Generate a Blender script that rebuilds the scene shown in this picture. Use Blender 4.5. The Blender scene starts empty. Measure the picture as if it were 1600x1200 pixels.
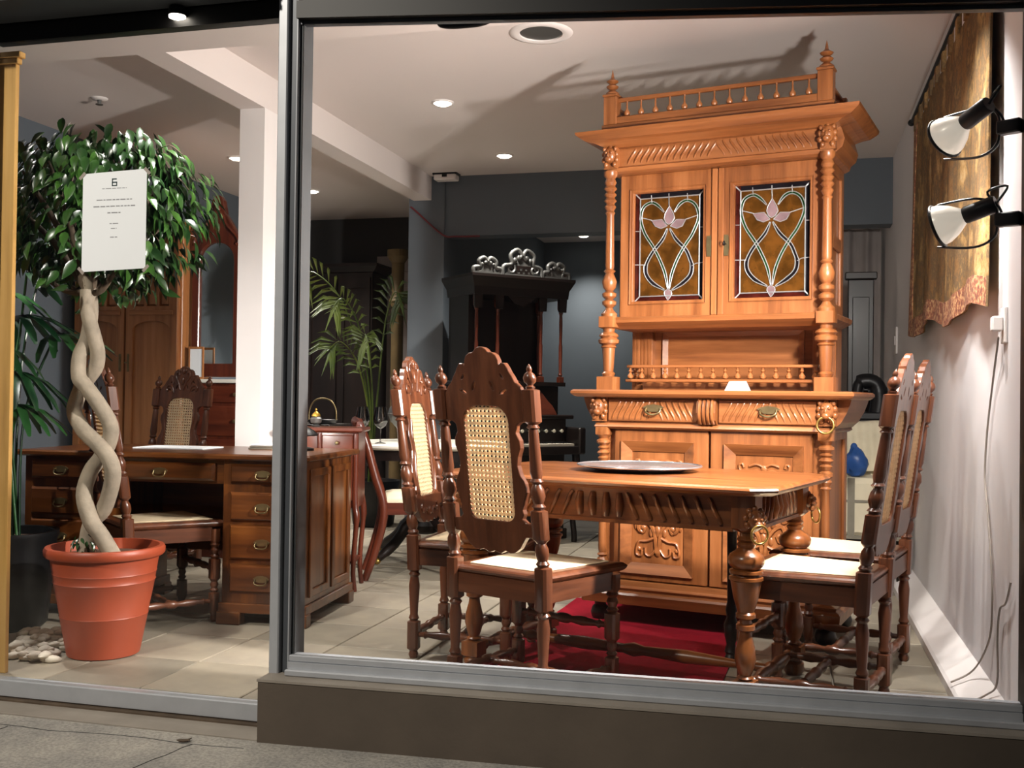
import bpy, bmesh, math, random
from mathutils import Vector, Matrix
rnd = random.Random(7)
sc = bpy.context.scene
COL = sc.collection
PI = math.pi
R = math.radians

# ------------------------------------------------------------------ camera
FPX, EYE, YAW, PITCH, ROLL = 1650.0, 1.08, R(14.9), math.atan(21 / 1650.0), 0.013
cam = bpy.data.cameras.new('camera'); cam.sensor_width = 36.0; cam.lens = 36.0 * FPX / 1600.0
cam.clip_start = 0.05; cam.clip_end = 200
camo = bpy.data.objects.new('camera', cam); COL.objects.link(camo)
fw = Vector((-math.sin(YAW) * math.cos(PITCH), math.cos(YAW) * math.cos(PITCH), math.sin(PITCH)))
r0 = Vector((math.cos(YAW), math.sin(YAW), 0)); u0 = r0.cross(fw)
cr = r0 * math.cos(ROLL) + u0 * math.sin(ROLL); cu = -r0 * math.sin(ROLL) + u0 * math.cos(ROLL)
M = Matrix((cr, cu, -fw)).transposed().to_4x4(); M.translation = Vector((0, 0, EYE))
camo.matrix_world = M
sc.camera = camo

# ------------------------------------------------------------------ world, exposure, lights
sc.view_settings.view_transform = 'Standard'; sc.view_settings.look = 'None'
sc.view_settings.gamma = 1.0; sc.view_settings.use_curve_mapping = False
sc.view_settings.exposure = 0.35
sc.cycles.use_denoising = True
sc.cycles.max_bounces = 8
sc.cycles.sample_clamp_indirect = 6.0
w = bpy.data.worlds.new('night_sky'); sc.world = w; w.use_nodes = True
bg = w.node_tree.nodes['Background']; bg.inputs[0].default_value = (0.55, 0.6, 0.75, 1); bg.inputs[1].default_value = 0.03

def lamp(name, kind, loc, energy, color=(1, 1, 1), direction=None, **kw):
    l = bpy.data.lights.new(name, kind); l.energy = energy; l.color = color
    for k, v in kw.items(): setattr(l, k, v)
    o = bpy.data.objects.new(name, l); COL.objects.link(o); o.location = loc
    if direction is not None:
        o.rotation_euler = Vector(direction).to_track_quat('-Z', 'Y').to_euler()
    return o
# unseen fill light added outside, left of the camera, for pavement and notice
lamp('street_fill_light', 'SPOT', (-3.5, -1.4, 5.0), 1150, (1.0, 0.92, 0.80), (0.8, 4.5, -4.6), spot_size=R(64), spot_blend=0.9, shadow_soft_size=0.12)

FLOODS = [  # lamp face position, direction the lamp shines
    (Vector((0.455, 3.56, 1.915)), Vector((-0.60, 0.70, -0.38)).normalized()),
    (Vector((0.435, 3.54, 1.635)), Vector((-0.88, 0.40, -0.30)).normalized()),
]
for i, (p, d) in enumerate(FLOODS):
    lamp('flood_lamp_light', 'SPOT', p + d * 0.03, (200, 430)[i], (1.0, 0.93, 0.86), d, spot_size=R((160, 125)[i]), spot_blend=1.0, shadow_soft_size=0.045)
DOWNLIGHTS = [(-2.04, 5.97), (-2.04, 7.37), (-4.02, 7.05), (-4.02, 8.33), (-2.2, 11.2)]
SOFFIT_FILLS = [(-3.6, 3.85), (-2.3, 3.85), (-0.9, 3.85), (0.3, 3.95)]  # mostly hidden lamps added to brighten the front of the shop

# ------------------------------------------------------------------ materials
def srgb(r, g, b, a=1.0):
    f = lambda c: (c / 255 / 12.92) if c / 255 <= 0.04045 else ((c / 255 + 0.055) / 1.055) ** 2.4
    return (f(r), f(g), f(b), a)
def newmat(name):
    m = bpy.data.materials.new(name); m.use_nodes = True
    nt = m.node_tree; return m, nt, nt.nodes['Principled BSDF']
def noise_node(nt, scale, detail=4, rough=0.55, vec=None, mscale=(1, 1, 1), coord='Object'):
    tc = nt.nodes.new('ShaderNodeTexCoord'); mp = nt.nodes.new('ShaderNodeMapping')
    mp.inputs['Scale'].default_value = mscale
    nt.links.new(tc.outputs[coord], mp.inputs['Vector'])
    n = nt.nodes.new('ShaderNodeTexNoise'); n.inputs['Scale'].default_value = scale
    n.inputs['Detail'].default_value = detail; n.inputs['Roughness'].default_value = rough
    nt.links.new(mp.outputs[0], n.inputs['Vector'])
    return n
def ramp(nt, src, stops):
    cr_ = nt.nodes.new('ShaderNodeValToRGB'); e = cr_.color_ramp.elements
    e[0].position, e[0].color = stops[0]; e[1].position, e[1].color = stops[-1]
    for p, c in stops[1:-1]:
        x = e.new(p); x.color = c
    nt.links.new(src, cr_.inputs[0]); return cr_
def bump(nt, bs, src, strength, dist=0.01):
    b = nt.nodes.new('ShaderNodeBump'); b.inputs['Strength'].default_value = strength; b.inputs['Distance'].default_value = dist
    nt.links.new(src, b.inputs['Height']); nt.links.new(b.outputs[0], bs.inputs['Normal'])
def plain(name, col, rough=0.5, metal=0.0, var=0.08, scale=6.0, bmp=0.0, bscale=60.0, coat=0.0, emit=None, estr=0.0, spec=0.5):
    m, nt, bs = newmat(name)
    c = srgb(*col); d = tuple(x * (1 - var) for x in c[:3]) + (1,); l = tuple(min(1, x * (1 + var)) for x in c[:3]) + (1,)
    n = noise_node(nt, scale)
    rp = ramp(nt, n.outputs[0], [(0.3, d), (0.7, l)])
    nt.links.new(rp.outputs[0], bs.inputs['Base Color'])
    bs.inputs['Roughness'].default_value = rough; bs.inputs['Metallic'].default_value = metal
    bs.inputs['Coat Weight'].default_value = coat; bs.inputs['Coat Roughness'].default_value = 0.15
    bs.inputs['Specular IOR Level'].default_value = spec
    if emit:
        bs.inputs['Emission Color'].default_value = srgb(*emit); bs.inputs['Emission Strength'].default_value = estr
    if bmp:
        n2 = noise_node(nt, bscale, 3); bump(nt, bs, n2.outputs[0], bmp, 0.004)
    return m
def wood(name, dark, mid, light, axis='z', rough=0.34, coat=0.25, scale=5.0):
    m, nt, bs = newmat(name)
    st = {'x': (0.07, 1, 1), 'y': (1, 0.07, 1), 'z': (1, 1, 0.07)}[axis]
    n = noise_node(nt, scale * 4, 5, 0.6, mscale=st)
    n2 = noise_node(nt, 2.2, 2, 0.5)
    rp = ramp(nt, n.outputs[0], [(0.28, srgb(*dark)), (0.5, srgb(*mid)), (0.75, srgb(*light))])
    mx = nt.nodes.new('ShaderNodeMix'); mx.data_type = 'RGBA'; mx.blend_type = 'MULTIPLY'
    rp2 = ramp(nt, n2.outputs[0], [(0.3, (0.82, 0.80, 0.78, 1)), (0.7, (1.08, 1.06, 1.04, 1))])
    mx.inputs['Factor'].default_value = 0.8
    nt.links.new(rp.outputs[0], mx.inputs[6]); nt.links.new(rp2.outputs[0], mx.inputs[7])
    nt.links.new(mx.outputs[2], bs.inputs['Base Color'])
    bs.inputs['Roughness'].default_value = rough
    bs.inputs['Coat Weight'].default_value = coat; bs.inputs['Coat Roughness'].default_value = 0.2
    bump(nt, bs, n.outputs[0], 0.06, 0.003)
    return m
def woods(key, dark, mid, light, **k):
    return {a: wood(key + '_' + a, dark, mid, light, a, **k) for a in 'xyz'}
OAK = woods('golden_oak', (98, 54, 27), (140, 84, 45), (166, 106, 63), rough=0.36)
CHAIR = woods('reddish_walnut', (60, 32, 20), (92, 52, 33), (120, 72, 47), rough=0.3)
TABLE = woods('brown_oak', (82, 44, 20), (122, 70, 34), (150, 90, 48), rough=0.3)
DESK = woods('dark_yew', (58, 30, 12), (92, 50, 20), (122, 72, 30), rough=0.3)
MAHOG = woods('mahogany', (62, 24, 14), (92, 40, 24), (112, 54, 32), rough=0.32)
ARM = woods('pale_oak', (146, 92, 52), (178, 118, 70), (196, 136, 86), rough=0.42)
PINE = woods('pine', (170, 128, 66), (196, 152, 84), (208, 166, 98), rough=0.5, coat=0.1)
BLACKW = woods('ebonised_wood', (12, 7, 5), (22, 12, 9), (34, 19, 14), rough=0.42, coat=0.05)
MT = {}
MT['white_paint'] = plain('white_paint', (226, 220, 218), 0.7, var=0.02)
MT['wall_white'] = plain('wall_white', (226, 223, 226), 0.75, var=0.03, scale=1.5, bmp=0.1, bscale=25)
MT['ceiling_white'] = plain('ceiling_white', (214, 204, 200), 0.85, var=0.02, scale=1.0)
MT['slate_paint'] = plain('slate_paint', (92, 100, 108), 0.7, var=0.06, scale=1.2)
MT['dark_paint'] = plain('dark_paint', (44, 44, 44), 0.7, var=0.1, scale=2)
MT['alu'] = plain('grey_aluminium', (172, 175, 180), 0.4, 0.25, var=0.06, scale=12)
MT['alu_dark'] = plain('dark_aluminium', (74, 78, 84), 0.4, 0.25, var=0.08)
MT['black_frame'] = plain('black_frame', (16, 15, 15), 0.5, 0.0, var=0.1)
MT['shutter'] = plain('shutter_grey', (84, 86, 88), 0.5, 0.3, var=0.08)
MT['plinth'] = plain('plinth_paint', (84, 74, 64), 0.75, var=0.14, scale=3, bmp=0.2, bscale=40)
MT['plinth_cap'] = plain('plinth_cap', (140, 132, 122), 0.7, var=0.12, scale=5, bmp=0.2)
MT['grout'] = plain('grout', (150, 142, 128), 0.9, var=0.1)
MT['carpet'] = plain('red_carpet', (146, 22, 40), 0.95, var=0.12, scale=30, bmp=0.5, bscale=300, spec=0.1)
MT['terracotta'] = plain('terracotta_plastic', (152, 66, 40), 0.45, var=0.06, scale=5)
MT['soil'] = plain('soil', (92, 62, 44), 0.95, var=0.35, scale=40, bmp=0.8, bscale=60)
MT['bark'] = plain('pale_bark', (146, 134, 118), 0.8, var=0.22, scale=14, bmp=0.5, bscale=50)
MT['branch'] = plain('dark_bark', (84, 70, 56), 0.85, var=0.25, scale=14, bmp=0.4)
MT['brass'] = plain('brass', (184, 150, 84), 0.3, 0.9, var=0.12)
MT['aged_brass'] = plain('aged_brass', (128, 112, 80), 0.4, 0.8, var=0.2, scale=20)
MT['silver'] = plain('silver', (206, 208, 214), 0.22, 0.9, var=0.04)
MT['pewter'] = plain('pewter', (104, 104, 102), 0.4, 0.6, var=0.1)
MT['black_metal'] = plain('black_metal', (20, 20, 22), 0.4, 0.3, var=0.1)
MT['lead'] = plain('lead_came', (176, 178, 182), 0.4, 0.6, var=0.1, scale=30)
MT['cane'] = plain('cane', (240, 220, 186), 0.55, var=0.1, scale=40)
def translucent(m, fac):
    nt = m.node_tree; bs = nt.nodes['Principled BSDF']; tl = nt.nodes.new('ShaderNodeBsdfTranslucent'); mx = nt.nodes.new('ShaderNodeMixShader'); mx.inputs[0].default_value = fac
    src = bs.inputs['Base Color'].links[0].from_socket; nt.links.new(src, tl.inputs[0])
    nt.links.new(bs.outputs[0], mx.inputs[1]); nt.links.new(tl.outputs[0], mx.inputs[2]); nt.links.new(mx.outputs[0], nt.nodes['Material Output'].inputs[0])
translucent(MT['cane'], 0.45)
MT['seat_fabric'] = plain('cream_seat_cane', (224, 204, 170), 0.8, var=0.06, scale=60, bmp=0.3, bscale=260)
MT['cream_fabric'] = plain('cream_fabric', (216, 206, 180), 0.9, var=0.08, scale=12, bmp=0.3, bscale=120)
MT['stripe'] = plain('grey_stripe', (132, 126, 112), 0.9, var=0.1, scale=20)
MT['blue_bag'] = plain('blue_plastic', (34, 76, 140), 0.4, var=0.2, scale=9)
MT['paper'] = plain('white_paper', (236, 240, 244), 0.8, var=0.01)
MT['ink'] = plain('grey_ink', (150, 152, 156), 0.8, var=0.05)
MT['ink_dark'] = plain('dark_ink', (40, 62, 66), 0.8, var=0.05)
MT['marble'] = plain('white_marble', (222, 218, 208), 0.3, var=0.07, scale=9)
MT['porcelain'] = plain('white_porcelain', (230, 230, 228), 0.25, var=0.02)
MT['cord'] = plain('cord_grey', (150, 140, 132), 0.6)
MT['cord_red'] = plain('cord_dark_red', (104, 34, 40), 0.6)
MT['pebble'] = plain('pebble', (214, 204, 188), 0.7, var=0.14, scale=18, bmp=0.2)
MT['reflection_yellow'] = plain('reflection_yellow', (104, 86, 54), 0.6, var=0.2, scale=8)  # yellow tone of a reflection, given to the stand-in post
MT['gold'] = plain('gilt', (196, 158, 70), 0.3, 0.85, var=0.2, scale=30)
MT['key_white'] = plain('ivory_key', (220, 214, 196), 0.4)
MT['curtain'] = plain('grey_curtain', (150, 142, 140), 0.85, var=0.1)
MT['bulb'] = plain('lit_lamp', (255, 246, 230), 0.5, emit=(255, 244, 226), estr=14.0)
MT['reflector'] = plain('lamp_reflector', (232, 228, 220), 0.25, 0.4, var=0.05, emit=(255, 240, 220), estr=0.35)
MT['tile'] = None

def mat_tile():
    m, nt, bs = newmat('stone_tile')
    oi = nt.nodes.new('ShaderNodeObjectInfo')
    rp = ramp(nt, oi.outputs['Random'], [(0.0, srgb(134, 127, 113)), (0.5, srgb(152, 143, 127)), (1.0, srgb(166, 156, 140))])
    n = noise_node(nt, 4, 6, 0.65)
    rp2 = ramp(nt, n.outputs[0], [(0.3, (0.72, 0.72, 0.74, 1)), (0.7, (1.08, 1.06, 1.02, 1))])
    mx = nt.nodes.new('ShaderNodeMix'); mx.data_type = 'RGBA'; mx.blend_type = 'MULTIPLY'; mx.inputs['Factor'].default_value = 0.9
    nt.links.new(rp.outputs[0], mx.inputs[6]); nt.links.new(rp2.outputs[0], mx.inputs[7])
    nt.links.new(mx.outputs[2], bs.inputs['Base Color'])
    bs.inputs['Roughness'].default_value = 0.5
    n2 = noise_node(nt, 14, 5); bump(nt, bs, n2.outputs[0], 0.25, 0.004)
    return m
MT['tile'] = mat_tile()
def mat_pavement():
    m, nt, bs = newmat('concrete_pavement')
    n = noise_node(nt, 3, 6, 0.7); n2 = noise_node(nt, 90, 3, 0.6)
    rp = ramp(nt, n.outputs[0], [(0.3, srgb(136, 134, 130)), (0.7, srgb(182, 176, 166))])
    rp2 = ramp(nt, n2.outputs[0], [(0.35, (0.62, 0.62, 0.62, 1)), (0.6, (1.05, 1.05, 1.05, 1))])
    mx = nt.nodes.new('ShaderNodeMix'); mx.data_type = 'RGBA'; mx.blend_type = 'MULTIPLY'; mx.inputs['Factor'].default_value = 0.8
    nt.links.new(rp.outputs[0], mx.inputs[6]); nt.links.new(rp2.outputs[0], mx.inputs[7])
    nt.links.new(mx.outputs[2], bs.inputs['Base Color']); bs.inputs['Roughness'].default_value = 0.9
    bump(nt, bs, n2.outputs[0], 0.5, 0.006)
    return m
MT['pavement'] = mat_pavement()
def mat_glass(name, tint=(1, 1, 1), ior=1.45, extra=0.0):
    m = bpy.data.materials.new(name); m.use_nodes = True; nt = m.node_tree; nt.nodes.clear()
    out = nt.nodes.new('ShaderNodeOutputMaterial'); tr = nt.nodes.new('ShaderNodeBsdfTransparent'); gl = nt.nodes.new('ShaderNodeBsdfGlossy')
    tr.inputs[0].default_value = tuple(tint) + (1,); gl.inputs['Roughness'].default_value = 0.0
    fr = nt.nodes.new('ShaderNodeFresnel'); fr.inputs[0].default_value = ior
    mx = nt.nodes.new('ShaderNodeMixShader')
    nt.links.new(fr.outputs[0], mx.inputs[0]); nt.links.new(tr.outputs[0], mx.inputs[1]); nt.links.new(gl.outputs[0], mx.inputs[2])
    nt.links.new(mx.outputs[0], out.inputs[0]); return m
MT['glass'] = mat_glass('window_glass', (0.97, 0.98, 0.98), 1.3)
def mat_stained(name, col, trans=0.6, var=0.5):
    m = bpy.data.materials.new(name); m.use_nodes = True; nt = m.node_tree; bs = nt.nodes['Principled BSDF']
    c = srgb(*col)
    n = noise_node(nt, 14, 3)
    rp = ramp(nt, n.outputs[0], [(0.35, tuple(x * (1 - var) for x in c[:3]) + (1,)), (0.65, tuple(min(1, x * (1 + var)) for x in c[:3]) + (1,))])
    nt.links.new(rp.outputs[0], bs.inputs['Base Color']); bs.inputs['Roughness'].default_value = 0.12
    tr = nt.nodes.new('ShaderNodeBsdfTransparent'); nt.links.new(rp.outputs[0], tr.inputs[0])
    mx = nt.nodes.new('ShaderNodeMixShader'); mx.inputs[0].default_value = trans
    nt.links.new(bs.outputs[0], mx.inputs[1]); nt.links.new(tr.outputs[0], mx.inputs[2])
    nt.links.new(mx.outputs[0], nt.nodes['Material Output'].inputs[0])
    n2 = noise_node(nt, 60, 2); bump(nt, bs, n2.outputs[0], 0.25, 0.003)
    return m
MT['amber'] = mat_stained('amber_glass', (140, 90, 36), 0.72, 0.4)
MT['green_glass'] = mat_stained('green_glass', (24, 60, 28), 0.3, 0.4)
MT['navy_glass'] = mat_stained('dark_glass', (26, 22, 26), 0.25, 0.3)
MT['mauve_glass'] = mat_stained('mauve_glass', (136, 112, 116), 0.25, 0.2)
MT['red_glass'] = mat_stained('dark_red_glass', (70, 24, 18), 0.35, 0.4)
def mat_mirror():
    m, nt, bs = newmat('mirror'); bs.inputs['Metallic'].default_value = 1.0; bs.inputs['Roughness'].default_value = 0.03
    bs.inputs['Base Color'].default_value = (0.75, 0.78, 0.76, 1); return m
MT['mirror'] = mat_mirror()
def mat_leaf(name, dark, light, rough=0.3):
    m, nt, bs = newmat(name)
    oi = nt.nodes.new('ShaderNodeObjectInfo'); n = noise_node(nt, 9, 2)
    ad = nt.nodes.new('ShaderNodeMath'); ad.operation = 'ADD'; nt.links.new(oi.outputs['Random'], ad.inputs[0]); nt.links.new(n.outputs[0], ad.inputs[1])
    ml = nt.nodes.new('ShaderNodeMath'); ml.operation = 'MULTIPLY'; ml.inputs[1].default_value = 0.55; nt.links.new(ad.outputs[0], ml.inputs[0])
    rp = ramp(nt, ml.outputs[0], [(0.25, srgb(*dark)), (0.85, srgb(*light))])
    nt.links.new(rp.outputs[0], bs.inputs['Base Color']); bs.inputs['Roughness'].default_value = rough
    return m
MT['ficus_leaf'] = mat_leaf('ficus_leaf', (22, 48, 20), (60, 98, 36), 0.28)
MT['palm_leaf'] = mat_leaf('palm_leaf', (14, 44, 24), (44, 88, 44), 0.3)
MT['areca_leaf'] = mat_leaf('areca_leaf', (44, 64, 22), (92, 104, 40), 0.4)
def mat_tapestry():
    m, nt, bs = newmat('woven_tapestry')
    n = noise_node(nt, 5, 8, 0.75, mscale=(1, 1, 0.8)); n2 = noise_node(nt, 260, 2, 0.5, mscale=(1, 1, 0.5))
    rp = ramp(nt, n.outputs[0], [(0.3, srgb(88, 64, 44)), (0.42, srgb(150, 114, 74)), (0.5, srgb(112, 94, 72)), (0.57, srgb(170, 134, 86)), (0.66, srgb(186, 162, 122))])
    mx = nt.nodes.new('ShaderNodeMix'); mx.data_type = 'RGBA'; mx.blend_type = 'MULTIPLY'; mx.inputs['Factor'].default_value = 0.5
    nt.links.new(rp.outputs[0], mx.inputs[6]); nt.links.new(n2.outputs[0], mx.inputs[7])
    nt.links.new(mx.outputs[2], bs.inputs['Base Color']); bs.inputs['Roughness'].default_value = 0.95; bs.inputs['Specular IOR Level'].default_value = 0.1
    bump(nt, bs, n2.outputs[0], 0.4, 0.004)
    return m
MT['tapestry'] = mat_tapestry()
def mat_border():
    m, nt, bs = newmat('tapestry_border')
    n = noise_node(nt, 55, 3, 0.6)
    rp = ramp(nt, n.outputs[0], [(0.4, srgb(104, 56, 40)), (0.52, srgb(146, 92, 62)), (0.6, srgb(176, 140, 98))])
    nt.links.new(rp.outputs[0], bs.inputs['Base Color']); bs.inputs['Roughness'].default_value = 0.95
    return m
MT['border'] = mat_border()

# ------------------------------------------------------------------ mesh builder
class G:
    def __init__(s): s.v = []; s.f = []
    def add(s, vs, fs):
        b = len(s.v); s.v += [tuple(p) for p in vs]; s.f += [tuple(i + b for i in f) for f in fs]; return s
    def box(s, x0, x1, y0, y1, z0, z1):
        return s.add([(x0, y0, z0), (x1, y0, z0), (x1, y1, z0), (x0, y1, z0), (x0, y0, z1), (x1, y0, z1), (x1, y1, z1), (x0, y1, z1)],
                     [(0, 3, 2, 1), (4, 5, 6, 7), (0, 1, 5, 4), (1, 2, 6, 5), (2, 3, 7, 6), (3, 0, 4, 7)])
    def hexa(s, p):   # 8 free corners, ordered like box
        return s.add(p, [(0, 3, 2, 1), (4, 5, 6, 7), (0, 1, 5, 4), (1, 2, 6, 5), (2, 3, 7, 6), (3, 0, 4, 7)])
    def bar(s, a, b, wx, wy, up=(0, 0, 1)):   # rectangular bar between two points
        a, b = Vector(a), Vector(b); d = (b - a).normalized(); up = Vector(up)
        if abs(d.dot(up)) > 0.99: up = Vector((0, 1, 0))
        x = d.cross(up).normalized(); y = x.cross(d).normalized()
        p = []
        for q in (a, b):
            for sx, sy in ((-1, -1), (1, -1), (1, 1), (-1, 1)): p.append(q + x * sx * wx / 2 + y * sy * wy / 2)
        return s.hexa(p)
    def turned(s, prof, c=(0, 0, 0), seg=14, off=None, axis=None):
        # prof: (z, r[, 1 for square]); off(z) gives (dx, dy); axis = (origin, direction) to lie along
        rings = []
        for q in prof:
            z, r = q[0], q[1]; sq = len(q) > 2 and q[2]
            dx, dy = off(z) if off else (0, 0); ring = []
            for k in range(seg):
                a = 2 * PI * (k + 0.5) / seg; ca, sa = math.cos(a), math.sin(a)
                m = r / max(abs(ca), abs(sa)) if sq else r
                ring.append(Vector((c[0] + dx + m * ca, c[1] + dy + m * sa, c[2] + z)))
            rings.append(ring)
        if axis:
            o, d = Vector(axis[0]), Vector(axis[1]); qt = d.to_track_quat('Z', 'Y')
            rings = [[o + qt @ p for p in ring] for ring in rings]
        vs = [p for ring in rings for p in ring]; fs = []
        n = len(rings)
        for i in range(n - 1):
            for k in range(seg):
                k2 = (k + 1) % seg
                fs.append((i * seg + k, i * seg + k2, (i + 1) * seg + k2, (i + 1) * seg + k))
        fs.append(tuple(reversed(range(seg)))); fs.append(tuple((n - 1) * seg + k for k in range(seg)))
        return s.add(vs, fs)
    def tube(s, pts, rad, seg=8, flat=1.0, close=False):
        pts = [Vector(p) for p in pts]; n = len(pts)
        rs = rad if isinstance(rad, (list, tuple)) else [rad] * n
        rings = []; prev = None
        for i, p in enumerate(pts):
            t = (pts[min(i + 1, n - 1)] - pts[max(i - 1, 0)])
            if close: t = pts[(i + 1) % n] - pts[(i - 1) % n]
            t.normalize()
            if prev is None:
                up = Vector((0, 0, 1)) if abs(t.z) < 0.9 else Vector((0, 1, 0))
                x = t.cross(up).normalized()
            else:
                x = (prev - t * prev.dot(t)).normalized()
            prev = x; y = t.cross(x)
            rings.append([p + (x * math.cos(2 * PI * k / seg) + y * math.sin(2 * PI * k / seg) * flat) * rs[i] for k in range(seg)])
        vs = [q for r_ in rings for q in r_]; fs = []
        m = n if close else n - 1
        for i in range(m):
            j = (i + 1) % n
            for k in range(seg):
                k2 = (k + 1) % seg; fs.append((i * seg + k, i * seg + k2, j * seg + k2, j * seg + k))
        if not close:
            fs.append(tuple(reversed(range(seg)))); fs.append(tuple((n - 1) * seg + k for k in range(seg)))
        return s.add(vs, fs)
    def ring(s, c, nrm, R_, r_, seg=24, ts=8):
        c = Vector(c); q = Vector(nrm).to_track_quat('Z', 'Y')
        pts = [c + q @ Vector((R_ * math.cos(2 * PI * k / seg), R_ * math.sin(2 * PI * k / seg), 0)) for k in range(seg)]
        return s.tube(pts, r_, ts, close=True)
    def ball(s, c, rx, ry=None, rz=None, seg=10, rings=7):
        ry = rx if ry is None else ry; rz = rx if rz is None else rz
        vs = [(c[0], c[1], c[2] - rz)]; fs = []
        for i in range(1, rings):
            ph = -PI / 2 + PI * i / rings
            for k in range(seg):
                a = 2 * PI * k / seg
                vs.append((c[0] + rx * math.cos(ph) * math.cos(a), c[1] + ry * math.cos(ph) * math.sin(a), c[2] + rz * math.sin(ph)))
        vs.append((c[0], c[1], c[2] + rz)); top = len(vs) - 1
        for k in range(seg): fs.append((0, 1 + (k + 1) % seg, 1 + k))
        for i in range(rings - 2):
            for k in range(seg):
                a = 1 + i * seg + k; b = 1 + i * seg + (k + 1) % seg; fs.append((a, b, b + seg, a + seg))
        b0 = 1 + (rings - 2) * seg
        for k in range(seg): fs.append((b0 + k, b0 + (k + 1) % seg, top))
        return s.add(vs, fs)
    def plate(s, outer, holes=(), y0=0.0, y1=0.02, plane='xz'):
        # flat shape given as (a, b) points, with holes, thick from y0 to y1
        bm = bmesh.new(); loops = []
        for lp in [outer] + list(holes):
            vs = [bm.verts.new((p[0], p[1], 0)) for p in lp]
            loops.append(vs)
            for i in range(len(vs)): bm.edges.new((vs[i], vs[(i + 1) % len(vs)]))
        bmesh.ops.triangle_fill(bm, use_beauty=True, use_dissolve=False, edges=bm.edges[:], normal=(0, 0, 1))
        bm.verts.ensure_lookup_table(); bm.verts.index_update()
        co = [v.co.copy() for v in bm.verts]; tri = [tuple(v.index for v in f.verts) for f in bm.faces]
        idx = [[v.index for v in lp] for lp in loops]; bm.free()
        if plane == 'xz': mk = lambda p, t: (p.x, t, p.y)
        elif plane == 'xy': mk = lambda p, t: (p.x, p.y, t)
        else: mk = lambda p, t: (t, p.x, p.y)
        n = len(co); vs = [mk(p, y0) for p in co] + [mk(p, y1) for p in co]
        fs = list(tri) + [tuple(i + n for i in reversed(f)) for f in tri]
        for lp in idx:
            for i in range(len(lp)):
                a, b = lp[i], lp[(i + 1) % len(lp)]; fs.append((a, b, b + n, a + n))
        return s.add(vs, fs)
    def strip(s, left, right, t=0.002, nrm=(0, 1, 0)):   # band between two equal-length polylines with thickness
        nv = Vector(nrm) * t
        n = len(left); vs = [Vector(p) for p in left] + [Vector(p) for p in right]; vs += [p + nv for p in vs]
        fs = []
        for i in range(n - 1):
            fs += [(i, i + 1, n + i + 1, n + i), (2 * n + i, 3 * n + i, 3 * n + i + 1, 2 * n + i + 1),
                   (i, 2 * n + i, 2 * n + i + 1, i + 1), (n + i, n + i + 1, 3 * n + i + 1, 3 * n + i)]
        fs += [(0, n, 3 * n, 2 * n), (n - 1, 3 * n - 1, 4 * n - 1, 2 * n - 1)]
        return s.add(vs, fs)
    def mapv(s, fn): s.v = [tuple(fn(Vector(p))) for p in s.v]; return s

def mesh(name, g, mat, smooth=None, bevel=0.0):
    me = bpy.data.meshes.new(name); me.from_pydata(g.v, [], g.f)
    bm = bmesh.new(); bm.from_mesh(me)
    bmesh.ops.recalc_face_normals(bm, faces=bm.faces[:])
    if bevel:
        ed = [e for e in bm.edges if len(e.link_faces) == 2 and e.calc_face_angle(0) > 0.6]
        bmesh.ops.bevel(bm, geom=ed, offset=bevel, segments=1, affect='EDGES', clamp_overlap=True)
    bm.to_mesh(me); bm.free()
    if smooth:
        me.polygons.foreach_set('use_smooth', [True] * len(me.polygons))
        me.set_sharp_from_angle(angle=R(smooth))
    me.materials.append(mat); return me
def ob(name, g, mat, parent=None, smooth=None, bevel=0.0, loc=None, rz=None):
    me = g if isinstance(g, bpy.types.Mesh) else mesh(name, g, mat, smooth, bevel)
    o = bpy.data.objects.new(name, me); COL.objects.link(o)
    if parent is not None: o.parent = parent
    if loc is not None: o.location = loc
    if rz is not None: o.rotation_euler = (0, 0, rz)
    return o
def tag(o, label, cat=None, group=None, kind=None):
    o['label'] = label
    if cat: o['category'] = cat
    if group: o['group'] = group
    if kind: o['kind'] = kind
    return o
def thing(name, label, cat, loc=(0, 0, 0), rz=0.0, group=None, kind=None):
    o = bpy.data.objects.new(name, None); COL.objects.link(o); o.empty_display_size = 0.1
    o.location = loc; o.rotation_euler = (0, 0, rz); return tag(o, label, cat, group, kind)
KIDS = {}
def kids(o): return [c for c in bpy.data.objects if c.parent == o]
def copy_tree(o, parent=None):
    c = o.copy(); COL.objects.link(c); c.parent = parent
    for ch in kids(o): copy_tree(ch, c)
    return c
def struct(name, g, mat, label, cat, parent=None, **k):
    o = ob(name, g, mat, parent, **k)
    if parent is None: tag(o, label, cat, kind='structure')
    return o
def spiral(c, r0_, r1_, a0, a1, n, y):
    return [(c[0] + (r0_ + (r1_ - r0_) * i / (n - 1)) * math.cos(a0 + (a1 - a0) * i / (n - 1)), y,
             c[1] + (r0_ + (r1_ - r0_) * i / (n - 1)) * math.sin(a0 + (a1 - a0) * i / (n - 1))) for i in range(n)]
def smoothpts(pts, n=4):   # Catmull-Rom through the points
    pts = [Vector(p) for p in pts]; out = []
    for i in range(len(pts) - 1):
        p0, p1, p2, p3 = pts[max(i - 1, 0)], pts[i], pts[i + 1], pts[min(i + 2, len(pts) - 1)]
        for k in range(n):
            t = k / n
            out.append(0.5 * ((2 * p1) + (p2 - p0) * t + (2 * p0 - 5 * p1 + 4 * p2 - p3) * t * t + (3 * p1 - p0 - 3 * p2 + p3) * t ** 3))
    out.append(pts[-1]); return out
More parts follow.
